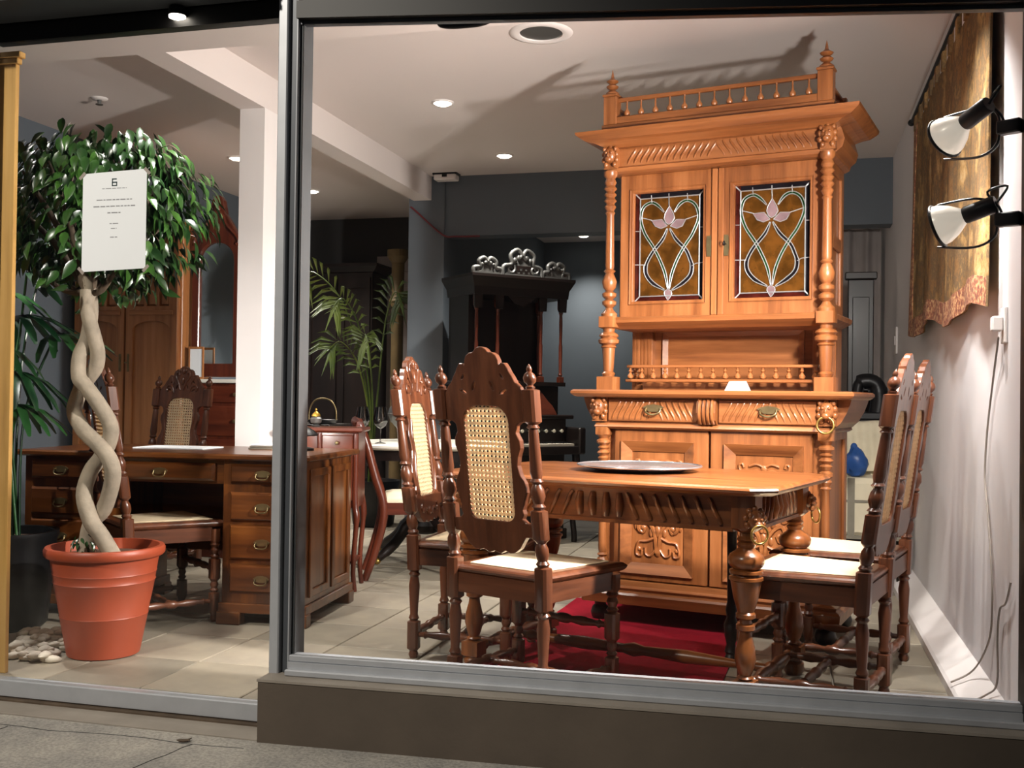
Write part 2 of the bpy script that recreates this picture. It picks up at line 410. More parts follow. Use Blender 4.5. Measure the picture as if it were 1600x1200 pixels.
# ------------------------------------------------------------------ the room and the shopfront
CEIL = 2.84
XR, XL = 0.68, -4.8
def boxes(*bs):
    g = G()
    for b in bs: g.box(*b)
    return g
struct_floor = struct('floor', boxes((XL, XR, 3.37, 11.65, -0.15, -0.012)), MT['grout'], 'grey-beige stone tiled shop floor', 'floor')
TS = 0.41; tile_cache = {}
x0s = -2.30 - 7 * TS; ys0 = 3.40
def tile_mesh(sx, sy):
    k = (round(sx, 3), round(sy, 3))
    if k not in tile_cache:
        tile_cache[k] = mesh('tile', G().box(0.003, sx - 0.003, 0.003, sy - 0.003, -0.02, 0.0), MT['tile'], bevel=0.003)
    return tile_cache[k]
xe = x0s; cols = []
while xe < XR - 0.02:
    a, b = max(xe, XL), min(xe + TS, XR)
    if b - a > 0.03: cols.append((a, b))
    xe += TS
for (a, b) in cols:
    y = ys0
    while y < 8.9:
        t = ob('tile', tile_mesh(b - a, TS), None, struct_floor, loc=(a, y, rnd.uniform(-0.0008, 0.0008)))
        y += TS
ob('tile_field', boxes((XL, XR, y, 11.65, -0.02, 0.0)), MT['tile'], struct_floor)
ceil = struct('ceiling', boxes((XL - 0.1, XR + 0.1, 3.44, 11.75, CEIL, CEIL + 0.1)), MT['ceiling_white'], 'off-white plaster ceiling with recessed lamps', 'ceiling')
struct('wall_right', boxes((XR, XR + 0.12, 3.3, 11.75, -0.15, CEIL + 0.1)), MT['wall_white'], 'white side wall behind the row of chairs on the right', 'wall')
struct('wall_left', boxes((XL - 0.12, XL, 3.44, 9.9, -0.15, CEIL + 0.1)), MT['slate_paint'], 'slate grey side wall behind the armoire', 'wall')
struct('wall_back', boxes((XL, -2.86, 9.75, 9.87, -0.15, CEIL)), MT['dark_paint'], 'dark back wall behind the feathery palm', 'wall')
struct('wall_alcove', boxes((-2.86, -2.74, 8.26, 11.65, -0.15, CEIL), (-2.86, XR, 11.65, 11.77, -0.15, CEIL)), MT['slate_paint'], 'slate grey alcove walls behind the carved organ', 'wall')
struct('wall_bulkhead', boxes((-2.74, XR, 8.0, 8.2, 2.362, CEIL)), MT['slate_paint'], 'dark slate bulkhead hanging below the white ceiling', 'wall')
struct('trim_1', boxes((-2.96, -2.81, 5.22, 5.52, 0, 2.65)), MT['white_paint'], 'white square column standing behind the desk', 'column')
struct('trim_2', boxes((-2.96, -2.81, 4.27, 7.98, 2.65, CEIL)), MT['ceiling_white'], 'white ceiling beam running back from the white column', 'beam')
struct('trim_3', boxes((XL, XR, 3.46, 4.27, 2.65, CEIL)), MT['ceiling_white'], 'white lowered soffit just inside the shop window', 'soffit')
struct('trim_4', boxes((-3.0, -2.7, 7.98, 8.26, 0, CEIL)), MT['slate_paint'], 'slate grey square pillar beside the carved organ', 'pillar')
g = G()
pr = [(0.565, 0), (0.565, 0.035), (0.575, 0.045), (XR, 0.108), (XR, 0)]
g.plate(pr, (), 3.46, 8.9, plane='xz')
struct('baseboard_right', g, MT['white_paint'], 'white sloped plinth along the foot of the right wall', 'baseboard')
# outside
g = G().box(-9, 6, -3, 3.36, -0.3, -0.08)
pave = struct('pavement', g, MT['pavement'], 'rough grey concrete pavement outside the shop', 'pavement')
ob('kerb_strip', boxes((-4.5, -1.72, 3.21, 3.345, -0.085, -0.074)), MT['plinth_cap'], pave, bevel=0.002)
gl = G()
for a, b in (((-3.4, 3.09), (-1.72, 3.13)), ((-1.9, 3.12), (-2.05, 2.5)), ((-2.62, 3.1), (-2.6, 2.2))):
    pts = [(a[0] + (b[0] - a[0]) * i / 14 + rnd.uniform(-.012, .012), a[1] + (b[1] - a[1]) * i / 14 + rnd.uniform(-.012, .012), -0.0805) for i in range(15)]
    gl.tube(pts, 0.0022, 4)
ob('crack', gl, MT['black_frame'], pave)
# facade around the openings
HL, HR_ = 2.366, 2.268                        # window head, left and right end
def wy(x): return 3.305 + (x + 1.62) * (0.105 / 2.3)   # line of the big window in plan
g = G().box(-5.2, -2.975, 3.36, 3.415, -0.1, 3.2)
g.box(-2.965, -1.64, 3.40, 3.46, 2.47, 3.2)
g.hexa([(-1.64, wy(-1.64) - 0.005, HL + 0.05), (XR + 0.14, wy(.8) - 0.02, HR_ + 0.05), (XR + 0.14, 3.46, HR_ + 0.05), (-1.64, 3.46, HL + 0.05),
        (-1.64, wy(-1.64) - 0.005, 3.2), (XR + 0.14, wy(.8) - 0.02, 3.2), (XR + 0.14, 3.46, 3.2), (-1.64, 3.46, 3.2)])
g.box(XR + 0.01, 1.6, 3.28, 3.46, -0.1, 3.2)
struct('wall_front', g, MT['black_frame'], 'black shopfront surround above the glass', 'wall')
sh = struct('trim_5', boxes((-5.2, -1.76, 3.16, 3.36, 2.475, 3.1)), MT['shutter'], 'grey roller shutter box above the door', 'shutter box')
ob('lip', boxes((-5.2, -1.76, 3.150, 3.158, 2.475, 2.49), (-5.2, -1.76, 3.150, 3.158, 2.505, 2.512)), MT['alu'], sh)
# plinth wall under the big window
def quadbar(xa, xb, ya0, ya1, za0, za1, yb0, yb1, zb0, zb1):
    return [(xa, ya0, za0), (xb, yb0, zb0), (xb, yb1, zb0), (xa, ya1, za0), (xa, ya0, za1), (xb, yb0, zb1), (xb, yb1, zb1), (xa, ya1, za1)]
pl = struct('wall_plinth', G().hexa(quadbar(-1.715, 0.95, 3.2, 3.45, -0.1, 0.122, 3.32, 3.5, -0.1, 0.122)), MT['plinth'], 'low brown painted plinth wall under the big window', 'wall')
ob('ledge', G().hexa(quadbar(-1.718, 0.95, 3.197, 3.45, 0.122, 0.13, 3.317, 3.5, 0.122, 0.13)), MT['plinth_cap'], pl)
# big window
win = thing('window_1', 'large shop window in a grey aluminium frame', 'window', (0, 0, 0), kind='structure')
def wbar(dy0, dy1, z0, z1, xa=-1.65, xb=0.68, hb=0.0):
    return G().hexa(quadbar(xa, xb, wy(xa) + dy0, wy(xa) + dy1, z0, z1, wy(xb) + dy0, wy(xb) + dy1, z0 + hb, z1 + hb))
ob('sill', wbar(-0.045, 0.05, 0.13, 0.152), MT['alu'], win, bevel=0.004)
ob('sill_track', wbar(-0.022, 0.045, 0.152, 0.172), MT['alu'], win)
ob('bead', wbar(-0.012, 0.04, 0.172, 0.194), MT['alu'], win, bevel=0.003)
ob('head', wbar(-0.03, 0.05, HL, HL + 0.06, hb=HR_ - HL), MT['black_frame'], win)
ob('head_bead', wbar(0.0, 0.03, HL - 0.012, HL, hb=HR_ - HL), MT['alu_dark'], win)
ob('glass_pane', wbar(0.006, 0.012, 0.19, HL, hb=HR_ - HL), MT['glass'], win)
mu = ob('mullion', boxes((-1.722, -1.686, 3.285, 3.40, -0.0, 2.8)), MT['alu'], win, bevel=0.004)
mu.location = (0, 0, 0.125)
ob('mullion_groove', boxes((-1.686, -1.678, 3.32, 3.40, 0.13, 2.85)), MT['alu_dark'], win)
ob('mullion_stop', boxes((-1.678, -1.656, 3.300, 3.40, 0.13, 2.85)), MT['alu_dark'], win, bevel=0.003)
ob('mullion_bead', boxes((-1.656, -1.650, 3.292, 3.40, 0.15, 2.85)), MT['alu'], win, bevel=0.002)
ob('mullion_return', boxes((-1.650, -1.640, 3.31, 3.39, 0.15, 2.85)), MT['shutter'], win, bevel=0.002)
ob('jamb', boxes((0.66, 0.70, 3.37, 3.46, 0.15, 2.6)), MT['black_frame'], win)
hd = G().tube(smoothpts([(-1.175, 3.40, 2.42), (-1.18, 3.40, 2.36), (-1.155, 3.40, 2.342), (-1.08, 3.40, 2.338), (-1.02, 3.40, 2.342), (-0.995, 3.40, 2.36), (-1.0, 3.40, 2.42)], 5), 0.009, 8)
ob('bracket', hd, MT['black_metal'], win, smooth=60)
# glass door on the left
door = thing('door_1', 'frameless looking glass shop door on the left', 'door', (0, 0, 0), kind='structure')
ob('bottom_rail', boxes((-2.965, -1.722, 3.352, 3.40, -0.066, -0.002)), MT['alu'], door, bevel=0.004)
ob('threshold', boxes((-3.2, -1.72, 3.33, 3.37, -0.085, -0.068)), MT['branch'], door)
ob('top_rail', boxes((-2.965, -1.722, 3.37, 3.42, 2.408, 2.475)), MT['black_frame'], door)
ob('side_rail', boxes((-2.972, -2.962, 3.36, 3.40, -0.066, 2.41)), MT['alu'], door)
ob('glass_pane', boxes((-2.962, -1.72, 3.376, 3.382, -0.004, 2.41)), MT['glass'], door)
# pine board beside the door
pine = thing('pine_pilaster', 'pale pine upright board with moulded cap at the left edge', 'pilaster', (-3.05, 3.44, 0))
ob('shaft', boxes((-0.3, 0.148, -0.02, 0.0, 0, 2.34)), PINE['z'], pine, bevel=0.002)
ob('cap', boxes((-0.3, 0.16, -0.028, 0.0, 2.34, 2.362), (-0.3, 0.175, -0.034, 0.0, 2.362, 2.385)), PINE['x'], pine, bevel=0.003)
# back wall dressing
d2 = thing('door_2', 'pale panelled double door with dark panes in the back wall', 'door', (-3.55, 9.75, 0), kind='structure')
ob('frame', G().plate([(-0.42, 0), (0.62, 0), (0.62, 2.45), (-0.42, 2.45)], [[(0.12, 0.95), (0.50, 0.95), (0.50, 1.55), (0.12, 1.55)], [(0.12, 1.65), (0.5, 1.65), (0.5, 2.02), (0.12, 2.02)]], -0.06, 0.0), MT['curtain'], d2)
ob('pane', boxes((0.12, 0.5, -0.03, -0.01, 0.95, 1.55)), MT['navy_glass'], d2)
ob('pane', boxes((0.12, 0.5, -0.03, -0.01, 1.65, 2.02)), MT['navy_glass'], d2)
ob('panel', boxes((-0.34, 0.04, -0.075, -0.06, 0.9, 2.3)), MT['curtain'], d2, bevel=0.01)
# plaster light fittings etc. on the ceiling
where = ['nearest the shop window', 'above the grey pillar row', 'left of the white column', 'farther back left of the mullion', 'in the low alcove ceiling behind the cabinet']
lab = ['lit recessed ceiling lamp nearest the window in the middle bay', 'lit recessed ceiling lamp above the slate bulkhead edge', 'lit recessed ceiling lamp just left of the white column',
       'lit recessed ceiling lamp just right of the mullion, far back', 'lit recessed ceiling lamp in the alcove behind the cabinet']
rim = mesh('trim_ring', G().turned([(0, 0.068), (-0.006, 0.066), (-0.010, 0.056), (-0.004, 0.047), (0.0, 0.046)], seg=24), MT['white_paint'], 50)
lmp = mesh('lamp', G().turned([(-0.001, 0.045), (-0.012, 0.044), (-0.018, 0.036), (-0.021, 0.02), (-0.022, 0.0)], seg=20), MT['bulb'], 60)
for i, (x, y) in enumerate(DOWNLIGHTS):
    t = thing('ceiling_downlight', lab[i], 'ceiling lamp', (x, y, CEIL), group='recessed ceiling lamps')
    ob('trim_ring', rim, None, t); ob('lamp', lmp, None, t)
    lamp('downlight_light', 'SPOT', (x, y, CEIL - 0.03), (130, 190, 230, 200, 120)[i], (1.0, 0.93, 0.84), (0, 0, -1), spot_size=R(110), spot_blend=0.8, shadow_soft_size=0.04)
for i, (x, y) in enumerate(SOFFIT_FILLS):
    t = thing('soffit_lamp', ('added fill lamp in the soffit above the ficus crown', 'added fill lamp in the soffit right of the ficus, near the mullion', 'added fill lamp in the soffit above the chair nearest the window', 'added fill lamp in the soffit above the tapestry corner')[i], 'ceiling lamp', (x, y, 2.65), group='added soffit fill lamps')
    ob('trim_ring', rim, None, t); ob('lamp', lmp, None, t)
    lamp('soffit_light', 'SPOT', (x, y, 2.62), (130, 85, 70, 120)[i], (1.0, 0.95, 0.9), (0, .18, -1), spot_size=R(120), spot_blend=0.8, shadow_soft_size=0.04)
t = thing('door_head_lamp', 'small round glowing disc standing in for a reflection at the door head', 'lamp', (-2.16, 3.352, 2.44))  # glowing disc built in place of a light reflected in the glass
ob('lamp', G().turned([(0.0, 0.03), (-0.005, 0.029), (-0.008, 0.02), (-0.009, 0.0)], seg=20), MT['bulb'], t, 60)  # glowing face of the stand-in reflection
ob('collar', G().turned([(0.03, 0.03), (0.0, 0.033), (0.0, 0.03)], seg=20), MT['black_metal'], t, 60)
t = thing('recessed_speaker', 'large unlit round recessed ceiling fitting above the table', 'ceiling fitting', (-1.19, 4.93, CEIL))
ob('ring', G().turned([(0, 0.155), (-0.006, 0.15), (-0.010, 0.125), (-0.006, 0.105), (0.0, 0.103)], seg=32), MT['white_paint'], t, 50)
ob('grille', G().turned([(-0.001, 0.102), (-0.003, 0.05), (-0.0035, 0.0)], seg=32), MT['pewter'], t, 50)
t = thing('sprinkler', 'small white ceiling sprinkler above the ficus crown', 'sprinkler', (-4.03, 5.45, CEIL))
ob('rose', G().turned([(0, 0.05), (-0.008, 0.045), (-0.012, 0.02), (-0.012, 0.0)], seg=20), MT['white_paint'], t, 50)
ob('nozzle', G().turned([(-0.01, 0.012), (-0.035, 0.01), (-0.036, 0.022), (-0.04, 0.022), (-0.04, 0.0)], seg=14), MT['pewter'], t, 50)
t = thing('detector_box', 'small white alarm box where beam meets slate bulkhead', 'alarm box', (-2.66, 7.9, CEIL))
ob('case', boxes((-0.09, 0.09, -0.05, 0.05, -0.055, -0.012)), MT['white_paint'], t, bevel=0.006)
ob('plate', boxes((-0.1, 0.1, -0.05, 0.05, -0.012, 0.0)), MT['black_metal'], t)
ob('sensor', boxes((-0.02, 0.02, -0.054, -0.048, -0.035, -0.014)), MT['black_metal'], t)
tag(ob('wall_cable', G().tube(smoothpts([(-2.98, 7.965, 2.60), (-2.93, 7.965, 2.56), (-2.71, 7.965, 2.37), (-2.60, 7.965, 2.352), (-2.4, 7.97, 2.35)], 5), 0.008, 6), MT['cord_red'], smooth=60), 'dark red cable running across the slate pillar', 'cable')
# ------------------------------------------------------------------ carved cane-back chairs
LEAN = 0.14
def lean(z): return (0.0, -max(0.0, z - 0.46) * LEAN)
POST = [(0, .015), (.015, .021), (.03, .016), (.04, .0235, 1), (.15, .0235, 1), (.155, .016), (.165, .022), (.18, .016), (.30, .023), (.335, .017), (.345, .024), (.355, .017),
        (.365, .0255, 1), (.505, .0255, 1), (.51, .019), (.52, .024), (.53, .017), (.55, .024), (.575, .022), (.59, .015), (.6, .024), (.605, .0245, 1), (.70, .0245, 1), (.705, .017), (.715, .025),
        (.725, .017), (.75, .026), (.775, .022), (.79, .014), (.8, .024), (.81, .017), (.83, .022), (.96, .017), (.975, .015), (.98, .023), (.99, .016), (1.0, .0255, 1), (1.105, .0255, 1), (1.11, .012)]
FINIAL = [(1.108, .012), (1.115, .017), (1.121, .009), (1.132, .02), (1.145, .0225), (1.158, .017), (1.166, .008), (1.174, .010), (1.185, .006), (1.192, .0)]
FLEG = [(0, .014), (.012, .021), (.03, .015), (.045, .0205), (.055, .0215, 1), (.135, .0215, 1), (.14, .014), (.15, .021), (.16, .014), (.175, .02), (.19, .015), (.2, .022), (.205, .0235, 1), (.295, .0235, 1),
        (.3, .016), (.31, .023), (.32, .015), (.34, .022), (.355, .016), (.365, .024), (.375, .019), (.385, .023, 1), (.44, .023, 1)]
def stretch(a, b, seg=10):
    a, b = Vector(a), Vector(b); L = (b - a).length
    pr = []
    for t, r in [(0, .011), (.08, .011), (.1, .017), (.13, .011), (.3, .0185), (.42, .012), (.45, .018), (.5, .02), (.55, .018), (.58, .012), (.7, .0185), (.87, .011), (.9, .017), (.92, .011), (1, .011)]: pr.append((t * L, r))
    return G().turned(pr, seg=seg, axis=(a, b - a))
RW, FW_, DP = 0.196, 0.215, 0.40
KX = 1.13
def make_chair():
    t = thing('dining_chair', 'x', 'chair')
    for s in (-1, 1):
        p = ob('back_post', G().turned(POST, (s * RW, 0, 0), 16, lean), CHAIR['z'], t, smooth=40)
        ob('finial', G().turned(FINIAL, (s * RW, 0, 0), 14, lean), CHAIR['z'], p, smooth=40)
        ob('leg', G().turned(FLEG, (s * FW_, DP, 0), 16), CHAIR['z'], t, smooth=40)
        ob('stretcher', stretch((s * RW, 0.015, .098), (s * FW_, DP - .015, .098)), CHAIR['y'], t, smooth=40)
        ob('seat_rail', G().hexa([(s * RW - .012, .02, .385), (s * RW + .012, .02, .385), (s * FW_ + .012, DP - .02, .385), (s * FW_ - .012, DP - .02, .385),
                                  (s * RW - .012, .02, .45), (s * RW + .012, .02, .45), (s * FW_ + .012, DP - .02, .45), (s * FW_ - .012, DP - .02, .45)]), CHAIR['y'], t)
    ob('seat_rail', boxes((-RW + .02, RW - .02, -.016, .012, .385, .455)), CHAIR['x'], t)
    ob('seat_rail', boxes((-FW_ + .02, FW_ - .02, DP - .012, DP + .014, .385, .45)), CHAIR['x'], t)
    ob('stretcher', stretch((-FW_ + .015, DP, .25), (FW_ - .015, DP, .25)), CHAIR['x'], t, smooth=40)
    ob('stretcher', stretch((-RW + .015, 0, .098), (RW - .015, 0, .098)), CHAIR['x'], t, smooth=40)
    ob('stretcher', stretch((-(RW + FW_) / 2, DP / 2, .098), ((RW + FW_) / 2, DP / 2, .098)), CHAIR['x'], t, smooth=40)
    # seat: moulded frame and pale caned top
    def trap(i): return [(-RW - .012 + i, -.018 + i), (RW + .012 - i, -.018 + i), (FW_ + .036 - i, DP + .045 - i), (-FW_ - .036 + i, DP + .045 - i)]
    g = G()
    lv = [(.452, .012), (.460, .004), (.468, 0.0), (.474, .004), (.480, .012), (.482, .02)]
    vs = [(p[0], p[1], z) for z, i in lv for p in trap(i)]; fs = []
    for k in range(len(lv) - 1):
        for c in range(4): fs.append((k * 4 + c, k * 4 + (c + 1) % 4, (k + 1) * 4 + (c + 1) % 4, (k + 1) * 4 + c))
    fs += [(3, 2, 1, 0), tuple((len(lv) - 1) * 4 + c for c in range(4))]
    # notch room for the posts is not seen; the frame butts against them
    st = ob('seat', g.add(vs, fs), CHAIR['x'], t)
    q = trap(.05); g = G().plate(q, (), .4815, .4865, plane='xy')
    tag(ob('cane_top', g, MT['seat_fabric'], st, bevel=.002), 'pale cane seat panel')
    # carved back panel
    half = [(0, .548), (.022, .54), (.042, .552), (.06, .545), (.078, .548), (.10, .565), (.115, .59), (.125, .605), (.158, .608), (.158, .652), (.128, .655), (.116, .668), (.124, .685), (.12, .70), (.128, .73), (.138, .76), (.134, .79),
            (.119, .82), (.112, .85), (.117, .88), (.128, .91), (.127, .935), (.114, .96), (.118, .985), (.13, .995), (.158, 1.0), (.158, 1.085), (.146, 1.10), (.140, 1.115), (.125, 1.13), (.115, 1.15), (.105, 1.165), (.098, 1.18),
            (.088, 1.196), (.074, 1.196), (.066, 1.188), (.066, 1.205), (.058, 1.222), (.044, 1.232), (.03, 1.233), (.022, 1.243), (.01, 1.25)]
    half = [(x * KX, z) for x, z in half]
    outer = half + [(0, 1.252)] + [(-x, z) for x, z in reversed(half[1:])]
    def rrect(w_, z0, z1, rt, rb, n=6):
        o = []
        for cx, cz, r_, a0 in ((w_ - rb, z0 + rb, rb, -90), (w_ - rt, z1 - rt, rt, 0), (-w_ + rt, z1 - rt, rt, 90), (-w_ + rb, z0 + rb, rb, 180)):
            for k in range(n + 1): a = R(a0 + 90 * k / n); o.append((cx + r_ * math.cos(a), cz + r_ * math.sin(a)))
        return o
    cz0, cz1, cw = .655, 1.05, .10
    hole = rrect(cw, cz0, cz1, .06, .035)
    def slit(cx, cz, L, w_, ang):
        a = R(ang); pts = []
        for k in range(8):
            u = 2 * PI * k / 8; x, z = L * math.cos(u), w_ * math.sin(u)
            pts.append((cx + x * math.cos(a) - z * math.sin(a), cz + x * math.sin(a) + z * math.cos(a)))
        return pts
    holes = [hole] + [slit(s * .04, 1.118, .018, .0055, 90 + s * 25) for s in (-1, 1)] + [slit(s * .088, 1.098, .018, .0055, s * 25 + (180 if s < 0 else 0)) for s in (-1, 1)] + [slit(s * .085, 1.15, .012, .0045, 90 + s * 40) for s in (-1, 1)]
    sh = lambda p: Vector((p.x, p.y + lean(p.z)[1], p.z))
    bp = ob('back_panel', G().plate(outer, holes, -.012, .012).mapv(sh), CHAIR['z'], t, bevel=.0025)
    # relief on the front of the crest and rim of the cane
    g = G()
    for s in (-1, 1):
        g.tube([(s * x, .013, z) for x, _, z in smoothpts([(0.012, 0, 1.10), (.03, 0, 1.15), (.05, 0, 1.18), (.052, 0, 1.205), (.035, 0, 1.212), (.028, 0, 1.195)], 4)], .007, 6)
        g.tube([(s * x, .013, z) for x, _, z in smoothpts([(0.06, 0, 1.085), (.075, 0, 1.12), (.10, 0, 1.13), (.118, 0, 1.115), (.112, 0, 1.095), (.10, 0, 1.10)], 4)], .006, 6)
        g.tube([(s * x, .013, z) for x, _, z in smoothpts([(0.065, 0, 1.14), (.08, 0, 1.165), (.085, 0, 1.18)], 4)], .006, 6)
        for k in range(3): g.ball((s * (.02 + .014 * k), .013, 1.225 - .006 * k), .008, .006, .012, 8, 5)
        g.tube([(s * x, .013, z) for x, _, z in smoothpts([(0.02, 0, .575), (.05, 0, .60), (.085, 0, .59), (.10, 0, .605), (.09, 0, .62)], 4)], .006, 6)
        g.tube([(s * x, .013, z) for x, _, z in smoothpts([(.106, 0, .67), (.118, 0, .75), (.103, 0, .84), (.113, 0, .915), (.103, 0, .98)], 4)], .006, 6)
    g.ball((0, .013, 1.16), .016, .010, .03, 10, 6); g.ball((0, .013, 1.22), .014, .010, .022, 10, 6); g.ball((0, .013, .59), .018, .010, .018)
    ob('carving', g.mapv(sh), CHAIR['z'], bp, smooth=60)
    # woven cane
    def inside(x, z):
        if abs(x) > cw or z < cz0 or z > cz1: return False
        rt, rb = .06, .035
        if z > cz1 - rt and abs(x) > cw - rt: return (abs(x) - cw + rt) ** 2 + (z - cz1 + rt) ** 2 < rt * rt
        if z < cz0 + rb and abs(x) > cw - rb: return (abs(x) - cw + rb) ** 2 + (z - cz0 - rb) ** 2 < rb * rb
        return True
    g = G(); ST = 0.0172
    def strand(p, d, w_, y):
        # clip the line p + t d to the opening
        ts = [k * 0.002 for k in range(-320, 321)]; ins = [k for k in ts if inside(p[0] + k * d[0], p[1] + k * d[1])]
        if len(ins) < 4: return
        a, b = ins[0] - .004, ins[-1] + .004
        g.bar((p[0] + a * d[0], y, p[1] + a * d[1]), (p[0] + b * d[0], y, p[1] + b * d[1]), w_, .0014, up=(0, 1, 0))
    n = int(cw / ST)
    for k in range(-n, n + 1): strand((k * ST, .85), (0, 1), .0072, .0008)
    m = int((cz1 - cz0) / 2 / ST)
    for k in range(-m, m + 1): strand((0, (cz0 + cz1) / 2 + k * ST), (1, 0), .0072, -.0008)
    q = math.sqrt(.5)
    for k in range(-m - n - 2, m + n + 3):
        strand((0, (cz0 + cz1) / 2 + (k + .5) * ST), (q, q), .0036, .0022)
        strand((0, (cz0 + cz1) / 2 + (k + .5) * ST), (q, -q), .0036, -.0022)
    cp = ob('cane_panel', g.mapv(sh), MT['cane'], bp); tag(cp, 'woven pale cane panel', kind='stuff')
    return t
chair0 = make_chair()
# dining table frame of reference
TA = R(-15); tex = Vector((math.cos(TA), math.sin(TA), 0)); tey = Vector((-math.sin(TA), math.cos(TA), 0))
NR = Vector((-0.15, 3.737, 0)); TL, TW = 1.10, 0.63
def tp(u, v, z=0): return NR + tex * u + tey * v + Vector((0, 0, z))
c1 = tp(.365, .315); c2 = tp(.335, .90)
CH = [((-.985, 3.555), R(-23), 'carved cane-back chair nearest the window, its plain brown back to the street'),
      ((-1.505, 4.325), R(-90), 'carved cane-back chair with brightly lit white cane at the left end of the table'),
      ((c1.x, c1.y), R(75), 'carved cane-back chair tucked under the right table end, nearer the window'),
      ((c2.x, c2.y), R(75), 'carved cane-back chair at the right table end, farther back by the white wall'),
      ((-3.06, 4.31), R(-38), 'carved cane-back chair pulled up to the desk behind the potted ficus'),
      ((-3.78, 5.90), R(174), 'carved cane-back chair behind the desk, facing the street')]
for i, ((x, y), rz, lb) in enumerate(CH):
    c = chair0 if i == 0 else copy_tree(chair0)
    c.location = (x, y, 0); c.rotation_euler = (0, 0, rz); tag(c, lb, 'chair', 'carved cane-back chairs')

# ------------------------------------------------------------------ dining table
TZ = 0.79
tb = thing('dining_table', 'carved oak dining table with bulbous turned legs and clipped corners', 'table', tuple(NR), TA)
def clip(x0, x1, y0, y1, c): return [(x0 + c, y0), (x1 - c, y0), (x1, y0 + c), (x1, y1 - c), (x1 - c, y1), (x0 + c, y1), (x0, y1 - c), (x0, y0 + c)]
g = G(); lv = [(-.034, .03), (-.026, .012), (-.020, .004), (-.012, 0), (-.006, .004), (0, .012)]
o = .125; vs = []
for dz, i in lv: vs += [(p[0], p[1], TZ + dz) for p in clip(-TL - o + i, o - i, -o + i, TW + o - i, .075)]
fs = []
for k in range(len(lv) - 1):
    for c in range(8): fs.append((k * 8 + c, k * 8 + (c + 1) % 8, (k + 1) * 8 + (c + 1) % 8, (k + 1) * 8 + c))
fs += [tuple(reversed(range(8))), tuple((len(lv) - 1) * 8 + c for c in range(8))]
ob('table_top', g.add(vs, fs), TABLE['x'], tb)
TLEG = [(0, .03), (.015, .04), (.045, .04), (.055, .03), (.06, .036, 1), (.115, .036, 1), (.118, .02), (.126, .03), (.134, .02), (.15, .027), (.19, .037), (.225, .034), (.265, .023), (.285, .021), (.292, .033), (.307, .033), (.312, .02),
        (.325, .021), (.333, .034), (.345, .034), (.352, .028), (.40, .043), (.46, .054), (.463, .059), (.472, .059), (.476, .048), (.482, .046), (.486, .058), (.495, .058), (.50, .045), (.508, .055), (.52, .062), (.535, .063), (.55, .056), (.562, .038),
        (.572, .028), (.585, .034), (.592, .026), (.602, .034), (.612, .024), (.625, .024), (.63, .036), (.64, .042, 1), (.757, .042, 1)]
def apron(g, a, b, zb, zt): pass
for (x, y) in ((0, 0), (-TL, 0), (0, TW), (-TL, TW)):
    lg = ob('leg', G().turned(TLEG, (x, y, 0), 20), TABLE['z'], tb, smooth=40)
    sx = 1 if x == 0 else -1; sy = -1 if y == 0 else 1
    # lion mask with ring on each outer corner
    dx, dy = sx * .70710678, sy * .70710678
    g = G(); cx, cy = x + dx * .058, y + dy * .058
    g.ball((cx, cy, .675), .030, .030, .034, 12, 8); g.ball((cx + dx * .022, cy + dy * .022, .660), .016, .016, .013)
    for s in (-1, 1):
        g.ball((cx - dy * s * .022 + dx * .012, cy + dx * s * .022 + dy * .012, .692), .010, .010, .012)
        g.ball((cx - dy * s * .011 + dx * .027, cy + dx * s * .011 + dy * .027, .676), .006)
    for k in range(7):
        a = R(-30 + 40 * k); g.ball((cx - dy * math.cos(a) * .034, cy + dx * math.cos(a) * .034, .675 + math.sin(a) * .036), .011, .011, .013, 7, 5)
    ob('lion_mask', g, TABLE['z'], lg, smooth=60)
    ob('ring_handle', G().ring((cx + dx * .034, cy + dy * .034, .628), (dx, dy, 0), .031, .0042), MT['brass'], lg, smooth=60)
def carved_apron(L):   # along x from 0 to L, face at y=0 looking to -y, returns board and relief
    b = boxes((.04, L - .04, 0, .022, .625, .756)); r = G()
    r.box(.04, L - .04, -.006, 0, .742, .752).box(.04, L - .04, -.006, 0, .628, .640)
    n = int((L - .16) / .052)
    for k in range(n):
        x = .08 + (L - .16) * (k + .5) / n; s = 1 if k >= n / 2 else -1
        if abs(k + .5 - n / 2) < 1.6:
            r.tube([(x, 0, .65), (x + s * .004, -.006, .69), (x, 0, .735)], [.012, .018, .012], 6)
        else:
            r.tube(smoothpts([(x + s * .022, -.001, .648), (x + s * .012, -.005, .67), (x - s * .004, -.006, .70), (x - s * .012, -.004, .722), (x - s * .022, -.001, .736)], 3), .0085, 6)
    return b, r
for L, fn in ((TL, lambda p: Vector((p.x - TL, p.y - .02, p.z))), (TL, lambda p: Vector((-p.x, TW + .02 - p.y, p.z))),
              (TW, lambda p: Vector((.02 - p.y, p.x, p.z))), (TW, lambda p: Vector((-TL - .02 + p.y, TW - p.x, p.z)))):
    b, r = carved_apron(L)
    a = ob('apron', b.mapv(fn), TABLE['x'], tb); ob('carving', r.mapv(fn), TABLE['x'], a, smooth=60)
SUP = [(0, .02), (.02, .03), (.05, .02), (.06, .026), (.09, .018), (.13, .028), (.17, .030), (.2, .018), (.23, .024), (.26, .017), (.6, .021), (.625, .017), (.66, .022)]
ob('support_leg', G().turned(SUP, (-.25, TW - .02, 0), 14), BLACKW['z'], tb, smooth=40)
def tstretch(a, b):
    a, b = Vector(a), Vector(b); L = (b - a).length
    return G().turned([(t * L, r) for t, r in [(0, .016), (.06, .016), (.08, .024), (.11, .015), (.3, .026), (.46, .018), (.5, .028), (.54, .018), (.7, .026), (.89, .015), (.92, .024), (.94, .016), (1, .016)]], seg=12, axis=(a, b - a))
